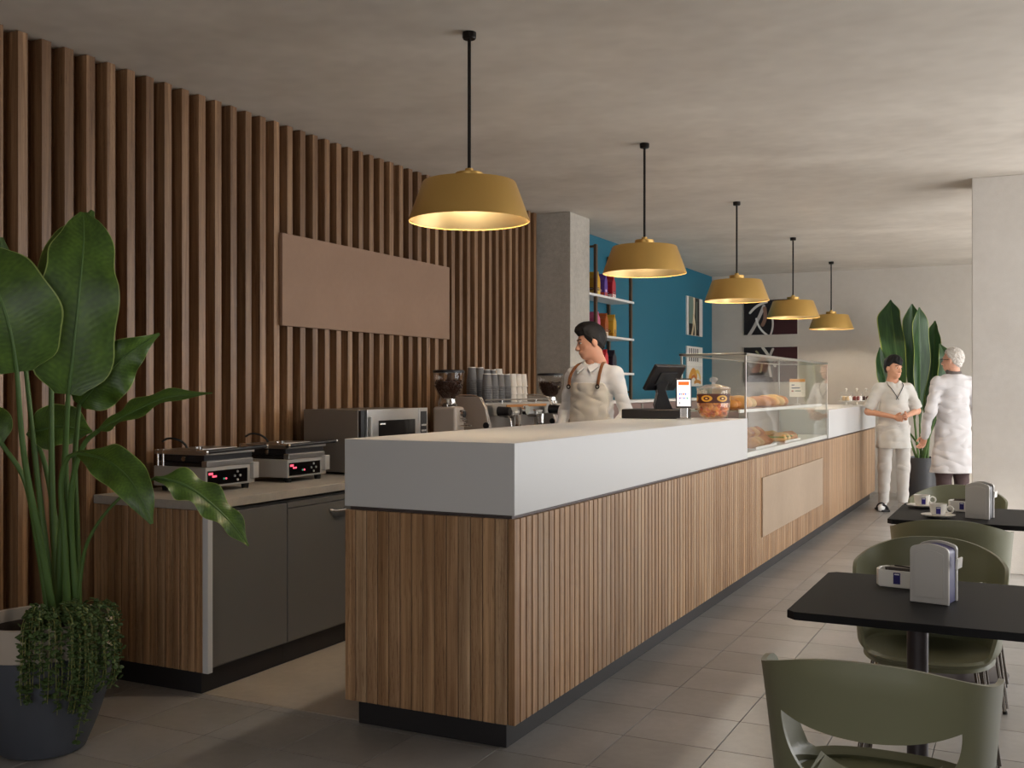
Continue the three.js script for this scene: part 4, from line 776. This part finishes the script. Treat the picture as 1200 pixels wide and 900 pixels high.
{
  const t = thing('tall_plant', 'tall strap leaved plant in a dark grey pot behind the woman', 'plant', [-1.17, 0, -13.45]);
  mesh('pot', lathe([[0, 0.001], [0.17, 0.001], [0.18, 0.01], [0.205, 0.5], [0.208, 0.52], [0.195, 0.52], [0.19, 0.46], [0, 0.46]], 44), M.potGrey, t);
  mesh('soil', lathe([[0, 0.475], [0.19, 0.465]], 32), M.soil, t);
  const L = [[-0.36, 2.43, 0.02, 0.175], [-0.13, 2.38, -0.12, 0.12], [-0.03, 2.32, 0.1, 0.115], [0.14, 2.16, 0.0, 0.11], [0.2, 1.88, 0.1, 0.1], [-0.49, 1.85, 0.0, 0.11], [0.05, 2.05, -0.2, 0.13]];
  L.forEach(([x, y, z, w], i) => {
    const bx = (i - 3) * 0.018, bz = Math.sin(i * 2.1) * 0.05, b = y - 1.35, bend = x > 0.15 ? 0.1 : 0;
    const base = V(x * 0.45 + bx, Math.max(0.85, b * 0.95), z * 0.5 + bz);
    const st = mesh('stalk', taper([V(bx, 0.47, bz), V(x * 0.2 + bx, 0.68, z * 0.2 + bz), base], 0.016, 0.011, 16, 8), M.stem, t);
    const mid = V(x * 0.8 + bend, (y + base.y) / 2, z * 0.8), lf = mesh('leaf', blade([base, mid, V(x * 0.97 + bend * 0.8, y - 0.2, z), V(x, y, z)], [0.012, w * 0.5, w * 0.85, w, w, w * 0.85, w * 0.5, 0.01], [0.12 + (i % 3 - 1) * 0.7, 0.1, 1], 0.45, 0.014, 2, i), strapMat, t);
    mesh('midrib', taper([base, mid, V(x * 0.97 + bend * 0.8, y - 0.2, z)], 0.009, 0.003, 20, 6), M.stem, lf);
  });
}
// ---------- people ----------
// mesh of the surface where f = 0, by averaging edge crossings in each cell
function surface(f, lo, hi, cell) {
  const nx = Math.ceil((hi[0] - lo[0]) / cell) + 1, ny = Math.ceil((hi[1] - lo[1]) / cell) + 1, nz = Math.ceil((hi[2] - lo[2]) / cell) + 1;
  const F = new Float32Array(nx * ny * nz), at = (i, j, k) => (k * ny + j) * nx + i;
  for (let k = 0; k < nz; k++) for (let j = 0; j < ny; j++) for (let i = 0; i < nx; i++) F[at(i, j, k)] = f(lo[0] + i * cell, lo[1] + j * cell, lo[2] + k * cell);
  const id = new Int32Array(nx * ny * nz).fill(-1), pos = [], idx = [];
  for (let k = 0; k < nz - 1; k++) for (let j = 0; j < ny - 1; j++) for (let i = 0; i < nx - 1; i++) {
    let cx = 0, cy = 0, cz = 0, n = 0; const c = [];
    for (let q = 0; q < 8; q++) c.push(F[at(i + (q & 1), j + ((q >> 1) & 1), k + (q >> 2))]);
    for (let a = 0; a < 8; a++) for (const bit of [1, 2, 4]) { if (a & bit) continue; const b = a | bit; if ((c[a] < 0) === (c[b] < 0)) continue; const t = c[a] / (c[a] - c[b]); cx += (a & 1) + (bit === 1 ? t : 0); cy += ((a >> 1) & 1) + (bit === 2 ? t : 0); cz += (a >> 2) + (bit === 4 ? t : 0); n++; }
    if (n) { id[at(i, j, k)] = pos.length / 3; pos.push(lo[0] + (i + cx / n) * cell, lo[1] + (j + cy / n) * cell, lo[2] + (k + cz / n) * cell); }
  }
  const quad = (a, b, c, d, flip) => { if (a < 0 || b < 0 || c < 0 || d < 0) return; flip ? idx.push(a, c, b, a, d, c) : idx.push(a, b, c, a, c, d); };
  for (let k = 1; k < nz - 1; k++) for (let j = 1; j < ny - 1; j++) for (let i = 1; i < nx - 1; i++) {
    const s = F[at(i, j, k)] < 0;
    if (s !== F[at(i + 1, j, k)] < 0) quad(id[at(i, j - 1, k - 1)], id[at(i, j, k - 1)], id[at(i, j, k)], id[at(i, j - 1, k)], !s);
    if (s !== F[at(i, j + 1, k)] < 0) quad(id[at(i - 1, j, k - 1)], id[at(i - 1, j, k)], id[at(i, j, k)], id[at(i, j, k - 1)], !s);
    if (s !== F[at(i, j, k + 1)] < 0) quad(id[at(i - 1, j - 1, k)], id[at(i, j - 1, k)], id[at(i, j, k)], id[at(i - 1, j, k)], !s);
  }
  const nor = new Float32Array(pos.length), e = cell * 0.35;
  for (let i = 0; i < pos.length; i += 3) { const [x, y, z] = [pos[i], pos[i + 1], pos[i + 2]], n = V(f(x + e, y, z) - f(x - e, y, z), f(x, y + e, z) - f(x, y - e, z), f(x, y, z + e) - f(x, y, z - e)).normalize(); nor[i] = n.x; nor[i + 1] = n.y; nor[i + 2] = n.z; }
  const g = new THREE.BufferGeometry(); g.setAttribute('position', new THREE.Float32BufferAttribute(pos, 3)); g.setAttribute('normal', new THREE.BufferAttribute(nor, 3)); g.setIndex(idx);
  g.setAttribute('uv', new THREE.BufferAttribute(new Float32Array(pos.length / 3 * 2), 2));
  return g;
}
const smin = (a, b, k) => { const h = clamp(0.5 + 0.5 * (b - a) / k); return b + (a - b) * h - k * h * (1 - h); };
// rounded cone between two joints, squashed in depth by q
const cone = (a, b, ra, rb, q = 1) => { const bx = b[0] - a[0], by = b[1] - a[1], bz = (b[2] - a[2]) / q, L = bx * bx + by * by + bz * bz || 1e-9;
  return (x, y, z) => { const px = x - a[0], py = y - a[1], pz = (z - a[2]) / q, h = clamp((px * bx + py * by + pz * bz) / L), dx = px - bx * h, dy = py - by * h, dz = pz - bz * h; return (Math.sqrt(dx * dx + dy * dy + dz * dz) - (ra + (rb - ra) * h)) * Math.min(1, q); }; };
const ell = (c, r) => { const m = Math.min(...r); return (x, y, z) => { const a = (x - c[0]) / r[0], b = (y - c[1]) / r[1], d = (z - c[2]) / r[2]; return (Math.sqrt(a * a + b * b + d * d) - 1) * m; }; };
const blend = (list, k) => (x, y, z) => { let d = list[0](x, y, z); for (let i = 1; i < list.length; i++) d = smin(d, list[i](x, y, z), k); return d; };
const lerp3 = (a, b, t) => a.map((v, i) => v + (b[i] - v) * t);

// head in its own axes: chin to crown about 0.235, face towards +z, origin at the centre of the head
function headField(bald = false) {
  const skull = blend([ell([0, 0.03, -0.012], [0.073, 0.09, 0.092]), ell([0, -0.03, 0.02], [0.06, 0.078, 0.07]), ell([0, -0.082, 0.055], [0.03, 0.028, 0.03]), cone([0, -0.07, -0.012], [0, -0.16, -0.03], 0.05, 0.055)], 0.035);
  const face = [cone([0, 0.012, 0.082], [0, -0.028, 0.106], 0.008, 0.0115), ell([0, -0.032, 0.1], [0.017, 0.009, 0.012]), cone([-0.03, 0.026, 0.075], [0.03, 0.026, 0.075], 0.012, 0.012), ell([0, -0.056, 0.083], [0.022, 0.0055, 0.01]), ell([0, -0.066, 0.081], [0.018, 0.006, 0.01]), ell([-0.036, -0.022, 0.05], [0.02, 0.018, 0.016]), ell([0.036, -0.022, 0.05], [0.02, 0.018, 0.016])];
  const ears = [-1, 1].map((s) => ell([s * 0.078, -0.006, -0.012], [0.012, 0.032, 0.02])), sockets = [-1, 1].map((s) => ell([s * 0.031, 0.01, 0.093], [0.017, 0.009, 0.014]));
  return (x, y, z) => { let d = skull(x, y, z); for (const f of face) d = smin(d, f(x, y, z), 0.012); if (!bald) for (const f of ears) d = smin(d, f(x, y, z), 0.006); for (const f of sockets) d = -smin(-d, f(x, y, z), 0.006); return d; };
}
const headGeo = surface(headField(), [-0.1, -0.2, -0.125], [0.1, 0.14, 0.135], 0.0036);
// a right hand, palm facing -x, fingers pointing down -y from the wrist at the origin; thumb forward +z. curl bends the fingers
function handGeo(curl, side) {
  const prim = [ell([0, -0.055, 0.0], [0.0145, 0.052, 0.04]), cone([0, 0.02, 0], [0, -0.02, 0], 0.024, 0.026, 0.9)], fingers = [];
  [[0.029, 0.072], [0.01, 0.08], [-0.01, 0.075], [-0.028, 0.058]].forEach(([z, len], i) => {
    let p = [0, -0.092 + Math.abs(z) * 0.15, z], ang = 0.12; const r = [0.0088, 0.0083, 0.0075, 0.0066];
    for (let k = 0; k < 3; k++) { ang += curl * (k ? 0.85 : 0.6); const l = len * [0.45, 0.32, 0.23][k], q = [p[0] - Math.sin(ang) * l, p[1] - Math.cos(ang) * l, p[2] * 1.02]; fingers.push(cone(p, q, r[k], r[k + 1])); p = q; }
  });
  fingers.push(cone([-0.004, -0.025, 0.026], [-0.014, -0.052, 0.05], 0.0135, 0.0105), cone([-0.014, -0.052, 0.05], [-0.026, -0.078, 0.056], 0.0105, 0.0088));
  const palm = blend(prim, 0.012), f = (x, y, z) => { let d = 1; for (const q of fingers) d = Math.min(d, q(x, y, z)); return smin(palm(x, y, z), d, 0.005); };
  const g = surface(f, [-0.11, -0.2, -0.065], [0.04, 0.05, 0.085], 0.0042); return side > 0 ? g.applyMatrix4(new THREE.Matrix4().makeScale(-1, 1, 1)) : g;
}
function flipped(g) { const i = g.index.array; for (let k = 0; k < i.length; k += 3) { const t = i[k]; i[k] = i[k + 1]; i[k + 1] = t; } return g; }
const placeAt = (g, pos, yaw = 0, pitch = 0, roll = 0) => g.clone().applyMatrix4(new THREE.Matrix4().compose(V(...pos), new THREE.Quaternion().setFromEuler(new THREE.Euler(pitch, yaw, roll, 'YXZ')), V(1, 1, 1)));
// turn a hand so that its -y axis runs along the forearm
function handAt(g, wrist, elbow, twist) {
  const dir = V(...wrist).sub(V(...elbow)).normalize(), q = new THREE.Quaternion().setFromUnitVectors(V(0, -1, 0), dir), tw = new THREE.Quaternion().setFromAxisAngle(V(0, 1, 0), twist);
  return g.clone().applyMatrix4(new THREE.Matrix4().compose(V(...wrist), q.multiply(tw), V(1, 1, 1)));
}
// skeleton of a standing adult, height 1.75, facing +z; the figure's own left is +x
const BODY = { pelvis: [0, 0.95, 0], waist: [0, 1.08, 0.005], chest: [0, 1.29, 0], neck: [0, 1.47, -0.015], head: [0, 1.625, 0.012], hipL: [0.09, 0.92, 0], kneeL: [0.095, 0.5, 0.015], ankleL: [0.1, 0.09, -0.02], shoulderL: [0.185, 1.415, -0.01], shoulderR: [-0.185, 1.415, -0.01] };
const mir = ([x, y, z]) => [-x, y, z];
function person(name, label, pos, turn, o) {
  const t = thing(name, label, 'person', pos, turn); t.scale.setScalar(o.scale ?? 1);
  const B = { ...BODY, ...o.joints }, hipR = B.hipR ?? mir(B.hipL), kneeR = B.kneeR ?? mir(B.kneeL), ankleR = B.ankleR ?? mir(B.ankleL);
  const arms = [[B.shoulderL, B.elbowL, B.wristL, 1], [B.shoulderR, B.elbowR, B.wristR, -1]], legs = [[B.hipL, B.kneeL, B.ankleL, o.toeL ?? [0.02, 0, 1]], [hipR, kneeR, ankleR, o.toeR ?? [-0.02, 0, 1]]];
  const ly = (v) => [v[0], v[1], v[2]];
  const prims = [cone([0, 1.33, 0], [0, 1.12, 0.0], 0.135, 0.118, 0.72), cone(B.waist, B.pelvis, 0.118, 0.14, 0.78), cone([-0.12, 1.4, -0.01], [0.12, 1.4, -0.01], 0.062, 0.062), cone(B.neck, [B.head[0], B.head[1] - 0.1, B.head[2] - 0.02], 0.058, 0.052)];
  for (const [s, e, w] of arms) prims.push(cone(s, e, 0.05, 0.038), cone(e, w, 0.038, 0.025));
  for (const [h, k, a, toe] of legs) prims.push(cone(h, k, 0.082, 0.052), cone(k, a, 0.05, 0.034), cone([a[0], 0.035, a[2] - 0.03], [a[0] + toe[0] * 4, 0.028, a[2] + 0.155], 0.034, 0.028));
  const bodyG = surface(blend(prims, 0.03), [-0.5, -0.02, -0.3], [0.5, 1.62, 0.45], 0.013);
  const hd = placeAt(headGeo, B.head, o.look[0], o.look[1], o.look[2] ?? 0);
  const hands = arms.map(([, e, w, side]) => { const g = handGeo(o.curl ?? 0.35, side); if (side > 0) flipped(g); return handAt(g, w, e, side > 0 ? (o.twistL ?? 0) : (o.twistR ?? 0)); });
  const body = mesh('body', [bodyG, hd, ...hands], o.skin, t);
  const inHead = (g) => placeAt(g, B.head, o.look[0], o.look[1], o.look[2] ?? 0);
  mesh('eyes', [-1, 1].map((s) => inHead(new THREE.SphereGeometry(0.011, 14, 10).scale(1, 0.55, 1).translate(s * 0.031, 0.007, 0.0762))), std('#e9e2da', 0.3), body);
  mesh('pupils', [-1, 1].map((s) => inHead(new THREE.SphereGeometry(0.0062, 12, 8).translate(s * 0.031, 0.0072, 0.0832))), std('#20140f', 0.25), body);
  mesh('eyebrows', [-1, 1].map((s) => inHead(tube([[s * 0.015, 0.029, 0.0905], [s * 0.032, 0.034, 0.085], [s * 0.048, 0.029, 0.073]], 0.0034, 8, 6))), o.brow, body);
  mesh('lips', inHead(join([ell2([0, -0.0565, 0.0905], [0.021, 0.0045, 0.0075]), ell2([0, -0.067, 0.089], [0.018, 0.005, 0.0075])])), std('#8c4a42', 0.45), body);
  const hairF = o.hair, hs = headField(true);
  mesh('hair', inHead(surface((x, y, z) => hairF(x, y, z, hs(x, y, z)), [-0.115, -0.17, -0.15], [0.115, 0.175, 0.14], 0.0046)), o.hairMat, t);
  return { t, B, arms, legs, hipR, kneeR, ankleR, inHead };
}
const ell2 = (c, r) => new THREE.SphereGeometry(1, 16, 10).scale(...r).translate(...c);
// cloth: a field grown from the figure, wrinkled a little
const wrinkle = (f, a = 0.004, s = 9) => (x, y, z) => f(x, y, z) + a * n3(x * s, y * s * 0.8, z * s) + a * 0.9 * (1 - 2 * Math.abs(n3(x * s * 0.55 + 7, y * s * 1.25, z * s * 0.55))) ;
const and = (a, b) => (x, y, z) => Math.max(a(x, y, z), b(x, y, z)), minus = (a, b) => (x, y, z) => Math.max(a(x, y, z), -b(x, y, z));
const skinA = phys('#d19a80', 0.55), skinB = phys('#d9a284', 0.5), skinC = phys('#d8a48c', 0.55);
const cloth = (c) => std(c, 0.9);
function shoe(parent, a, toe, mat, name = 'shoe', h = 0.06) {
  const f = and(blend([cone([a[0], 0.04, a[2] - 0.04], [a[0] + toe[0] * 4, 0.034, a[2] + 0.165], 0.045, 0.038), cone([a[0], 0.08, a[2] - 0.01], [a[0], h, a[2] - 0.01], 0.044, 0.044)], 0.02), (x, y) => Math.max(-y + 0.002, y - 0.1));
  return mesh(name, surface(f, [a[0] - 0.12, -0.02, a[2] - 0.12], [a[0] + 0.14, 0.14, a[2] + 0.25], 0.008), mat, parent);
}
function trousers(P, r, mat, top = 1.0, cuff = 0.05, parent) {
  const prim = []; for (const [h, k, a] of P.legs) prim.push(cone([h[0], h[1] + 0.05, h[2]], k, 0.105 * r, 0.078 * r), cone(k, [a[0], cuff, a[2]], 0.078 * r, 0.064 * r));
  prim.push(cone([0, 1.0, 0], [0, 0.92, 0], 0.135, 0.15, 0.8));
  return mesh('trousers', surface(and(wrinkle(blend(prim, 0.03), 0.004, 7), (x, y) => Math.max(y - top, cuff - y)), [-0.36, 0.0, -0.3], [0.36, 1.08, 0.3], 0.012), mat, parent);
}
// --- barista behind the counter ---
{
  const P = person('person', 'person in white shirt and beige apron standing behind the counter', [-2.86, 0.004, -7.07], -0.16, {
    scale: 1.03, look: [-0.82, 0.2, 0], skin: skinA, brow: std('#1c120d', 0.8), hairMat: std('#120c0a', 0.65), curl: 0.5,
    joints: { shoulderL: [0.172, 1.4, -0.012], shoulderR: [-0.172, 1.4, -0.012], elbowL: [0.255, 1.13, -0.03], wristL: [0.2, 0.98, 0.17], elbowR: [-0.25, 1.13, -0.02], wristR: [-0.18, 0.98, 0.18], head: [-0.01, 1.632, 0.02] },
    hair: (x, y, z, h) => { const e = y - 0.058 + Math.max(0, -(z - 0.045)) * 1.15 + (z > 0.0 && z < 0.05 ? 0.03 * clamp((Math.abs(x) - 0.05) * 60) : 0); return Math.max(h - 0.003 - 0.012 * clamp(e * 26) - 0.003 * n3(x * 34, y * 12, z * 12) - 0.022 * clamp((y - 0.055) * 14) * clamp(0.5 + z * 6), -e, -(y + 0.075)); },
  });
  const cl = blend([cone([0, 1.33, 0], [0, 1.12, 0], 0.158, 0.142, 0.78), cone([0, 1.12, 0.0], [0, 0.9, 0], 0.142, 0.165, 0.82), cone([-0.15, 1.385, -0.01], [0.15, 1.385, -0.01], 0.07, 0.07), cone([0, 1.455, -0.02], [-0.16, 1.4, -0.012], 0.055, 0.05), cone([0, 1.455, -0.02], [0.16, 1.4, -0.012], 0.055, 0.05), cone(P.B.neck, [0, 1.46, -0.012], 0.072, 0.066), ...P.arms.flatMap(([s, e, w]) => [cone(s, e, 0.058, 0.046), cone(e, lerp3(e, w, 0.92), 0.045, 0.038)])], 0.035);
  const vneck = cone([0, 1.52, 0.1], [0, 1.4, 0.14], 0.062, 0.008), shirtF = minus(and(wrinkle(cl, 0.0045, 8), (x, y) => Math.max(y - 1.515, 0.88 - y)), blend([vneck, cone([0, 1.47, -0.01], [0, 1.56, 0.0], 0.06, 0.066)], 0.02));
  const shirt = mesh('shirt', surface(shirtF, [-0.42, 0.84, -0.26], [0.42, 1.55, 0.34], 0.0095), cloth('#e6e6e8'), P.t);
  for (const s of [-1, 1]) mesh('collar', extrude([[0, 0], [0.03, -0.055], [0.075, 0.0], [0.062, 0.035]].map(([a, b]) => [a * s, b]), 0.006, 0.002).rotateX(-0.75).rotateY(s * 0.35).translate(s * 0.012, 1.452, 0.098), cloth('#ecebec'), shirt);
  trousers(P, 1, cloth('#2b2b30'), 1.0, 0.05, P.t); for (const [, , a, toe] of P.legs) shoe(P.t, a, toe, M.blackPlastic);
  const torso = blend([cone([0, 1.33, 0], [0, 1.12, 0], 0.158, 0.142, 0.78), cone([0, 1.12, 0.0], [0, 0.9, 0], 0.142, 0.165, 0.82), cone([-0.15, 1.385, -0.01], [0.15, 1.385, -0.01], 0.07, 0.07)], 0.035), tf = wrinkle(torso, 0.0045, 8);
  const ap = (x, y, z) => Math.max(Math.abs(tf(x, y, z) - 0.006) - 0.0095, Math.abs(x) - (y > 1.1 ? 0.15 - Math.max(0, y - 1.3) * 0.35 : 0.21), y - 1.345, 0.6 - y, -z + 0.02);
  const skirt = (x, y, z) => Math.max(Math.abs(blend([cone([0, 1.12, 0], [0, 0.6, 0], 0.15, 0.185, 0.85)], 0.02)(x, y, z) - 0.014) - 0.008, Math.abs(x) - 0.19, y - 1.02, 0.55 - y, -z + 0.02);
  const apron = mesh('apron', surface((x, y, z) => Math.min(ap(x, y, z), skirt(x, y, z)), [-0.26, 0.52, 0], [0.26, 1.38, 0.32], 0.0075), cloth('#e0dbd2'), P.t);
  for (const s of [-1, 1]) {
    mesh('strap', [-0.006, 0, 0.006].map((e) => tube([[s * 0.118 + e, 1.325, 0.138], [s * 0.118 + e, 1.4, 0.112], [s * 0.105 + e, 1.462, 0.06], [s * 0.085 + e, 1.488, 0.0], [s * 0.06 + e, 1.488, -0.07]], 0.0065, 22, 6)), std('#8a5530', 0.5), apron);
    mesh('ring', new THREE.TorusGeometry(0.013, 0.0045, 8, 20).translate(s * 0.118, 1.318, 0.142), M.rod, apron);
  }
}
// --- woman in a white tunic ---
{
  const P = person('person', 'person in white tunic and trousers with clasped hands, smiling', [-1.36, 0, -12.2], 0.42, {
    scale: 0.965, look: [0.42, 0.06, -0.06], skin: skinB, brow: std('#15100e', 0.8), hairMat: std('#0e0a09', 0.7), curl: 0.62, twistL: -0.9, twistR: 0.9,
    joints: { shoulderL: [0.17, 1.405, -0.01], shoulderR: [-0.17, 1.405, -0.01], elbowL: [0.275, 1.14, -0.03], wristL: [0.085, 1.09, 0.2], elbowR: [-0.28, 1.13, -0.03], wristR: [-0.06, 1.075, 0.215], ankleL: [0.11, 0.09, -0.02], kneeL: [0.105, 0.5, 0.012] },
    hair: (x, y, z, h) => { const e = y - 0.05 + Math.max(0, -(z - 0.04)) * 1.05 + 0.01 * Math.sin(x * 45 + 1); return Math.max(h - 0.003 - 0.02 * clamp(e * 22) - 0.012 * clamp((y - 0.03) * 9) - 0.003 * n3(x * 26, y * 14, z * 26), -e, -(y + 0.06)); },
  });
  mesh('teeth', P.inHead(ell2([0, -0.0615, 0.0915], [0.016, 0.004, 0.006])), M.shelfWhite, P.t);
  const sl = P.arms.flatMap(([s, e]) => [cone(s, lerp3(s, e, 0.86), 0.058, 0.072)]);
  const cl = blend([cone([0, 1.34, 0], [0, 1.12, 0], 0.15, 0.155, 0.82), cone([0, 1.12, 0], [0, 0.7, 0], 0.155, 0.205, 0.8), cone([-0.13, 1.392, -0.01], [0.13, 1.392, -0.01], 0.07, 0.07), cone(P.B.neck, [0, 1.45, -0.01], 0.07, 0.062), ...sl], 0.035);
  const cutArm = P.arms.map(([s, e]) => { const d = V(...e).sub(V(...s)).normalize(), o = V(...lerp3(s, e, 0.9)); return (x, y, z) => Math.abs(x) > 0.19 ? (x - o.x) * d.x + (y - o.y) * d.y + (z - o.z) * d.z - (Math.sign(x) === Math.sign(o.x) ? 0 : 9) : -1; });
  const vn = blend([cone([0, 1.52, 0.1], [0, 1.33, 0.17], 0.07, 0.006), cone([0, 1.46, -0.01], [0, 1.55, 0], 0.064, 0.07)], 0.02);
  const tunicF = (x, y, z) => Math.max(minus(wrinkle(cl, 0.005, 7), vn)(x, y, z), y - 1.51, 0.715 - y, cutArm[0](x, y, z), cutArm[1](x, y, z));
  const tunic = mesh('tunic', surface(tunicF, [-0.42, 0.68, -0.28], [0.42, 1.54, 0.32], 0.0095), cloth('#d6d3cd'), P.t);
  const front = (x, y) => { let z = 0.3; while (z > 0 && cl(x, y, z) > 0.002) z -= 0.004; return z + 0.006; };
  for (const s of [-1, 1]) { const pts = [[s * 0.084, 1.462, 0.03]]; for (let k = 0; k <= 6; k++) { const x = s * (0.085 - k * 0.0165), y = 1.435 - k * 0.0275; pts.push([x, y, front(x, y)]); } mesh('piping', tube(pts, 0.0042, 26, 6), std('#23282a', 0.7), tunic); }
  for (let k = 0; k < 4; k++) mesh('button', cyl(0.006, 0.006, 0.003, 0, 0, 0, 12).rotateX(Math.PI / 2).translate(0.015, 1.22 - k * 0.12, front(0.015, 1.22 - k * 0.12)), M.shelfWhite, tunic);
  mesh('pocket_seam', tube([[-0.16, 0.95, front(-0.16, 0.95)], [-0.11, 0.965, front(-0.11, 0.965)], [-0.055, 0.985, front(-0.055, 0.985)]], 0.003, 12, 6), cloth('#c9c5be'), tunic);
  trousers(P, 0.94, cloth('#d3cfc9'), 0.98, 0.085, P.t);
  for (const [, , a, toe] of P.legs) {
    shoe(P.t, [a[0], a[1], a[2] - 0.005], toe, cloth('#efeeea'), 'sock', 0.1);
    const sd = mesh('sandal', rbox(0.1, 0.022, 0.28, 0.01, a[0] + toe[0] * 1.6, 0.0115, a[2] + 0.06), M.blackPlastic, P.t);
    for (const z of [0.13, 0.05]) mesh('strap', new THREE.TorusGeometry(0.05, 0.012, 8, 20, Math.PI).scale(1, z > 0.1 ? 0.95 : 1.2, 1.6).translate(a[0] + toe[0] * 2, 0.02, a[2] + z), M.blackPlastic, sd);
  }
}
// --- doctor seen from behind ---
{
  const P = person('person', 'grey haired person in long white coat seen from behind', [-0.71, 0, -11.5], 3.14 + 0.62, {
    scale: 1.005, look: [0.55, 0.02, 0], skin: skinC, brow: std('#b9b2aa', 0.8), hairMat: std('#cfc9c2', 0.85), curl: 0.75, twistL: 0.3, twistR: -0.3,
    joints: { elbowL: [0.265, 1.12, -0.03], wristL: [0.27, 0.86, 0.07], elbowR: [-0.255, 1.13, -0.02], wristR: [-0.2, 0.92, 0.14], shoulderL: [0.178, 1.4, -0.01], shoulderR: [-0.178, 1.4, -0.01] },
    hair: (x, y, z, h) => { const e = y - 0.07 + Math.max(0, -(z - 0.035)) * 1.35; return Math.max(h - 0.003 - 0.011 * clamp(e * 30) - 0.0035 * n3(x * 38, y * 38, z * 38), -e, -(y + 0.085)); },
  });
  const cl = blend([cone([0, 1.33, 0], [0, 1.1, 0], 0.165, 0.16, 0.8), cone([0, 1.1, 0], [0, 0.5, 0], 0.16, 0.235, 0.78), cone([-0.15, 1.385, -0.01], [0.15, 1.385, -0.01], 0.07, 0.07), cone([0, 1.455, -0.02], [-0.16, 1.4, -0.012], 0.052, 0.048), cone([0, 1.455, -0.02], [0.16, 1.4, -0.012], 0.052, 0.048), cone(P.B.neck, [0, 1.46, -0.012], 0.07, 0.064), ...P.arms.flatMap(([s, e, w]) => [cone(s, e, 0.064, 0.053), cone(e, lerp3(e, w, 0.96), 0.052, 0.047)])], 0.04);
  const coatF = minus(and(wrinkle(cl, 0.0075, 7), (x, y) => Math.max(y - 1.487, (Math.abs(x) > 0.24 || y > 0.8 ? 0.4 : 0.49) - y)), cone([0, 1.45, 0.0], [0, 1.6, 0.05], 0.062, 0.08));
  const coat = mesh('coat', surface(coatF, [-0.46, 0.44, -0.32], [0.46, 1.53, 0.36], 0.0105), cloth('#cdc9c9'), P.t);
  mesh('shirt_collar', new THREE.TorusGeometry(0.06, 0.016, 10, 32).scale(1, 1.05, 1.4).rotateX(Math.PI / 2 - 0.2).translate(0, 1.503, -0.008), cloth('#6b625e'), P.t);
  trousers(P, 1.0, cloth('#4a3a3a'), 0.8, 0.06, P.t); for (const [, , a, toe] of P.legs) shoe(P.t, a, toe, std('#2a1f1a', 0.5));
  const gl = mesh('glasses', [-1, 1].flatMap((s) => [P.inHead(new THREE.TorusGeometry(0.021, 0.0024, 8, 24).translate(s * 0.031, 0.006, 0.104)), P.inHead(bar([s * 0.053, 0.01, 0.104], [s * 0.083, 0.012, 0.09], 0.003)), P.inHead(bar([s * 0.083, 0.012, 0.09], [s * 0.086, 0.006, -0.02], 0.0032))]).concat([P.inHead(bar([-0.011, 0.01, 0.107], [0.011, 0.01, 0.107], 0.0022))]), M.rod, P.t);
}
renderer.render(scene, camera);
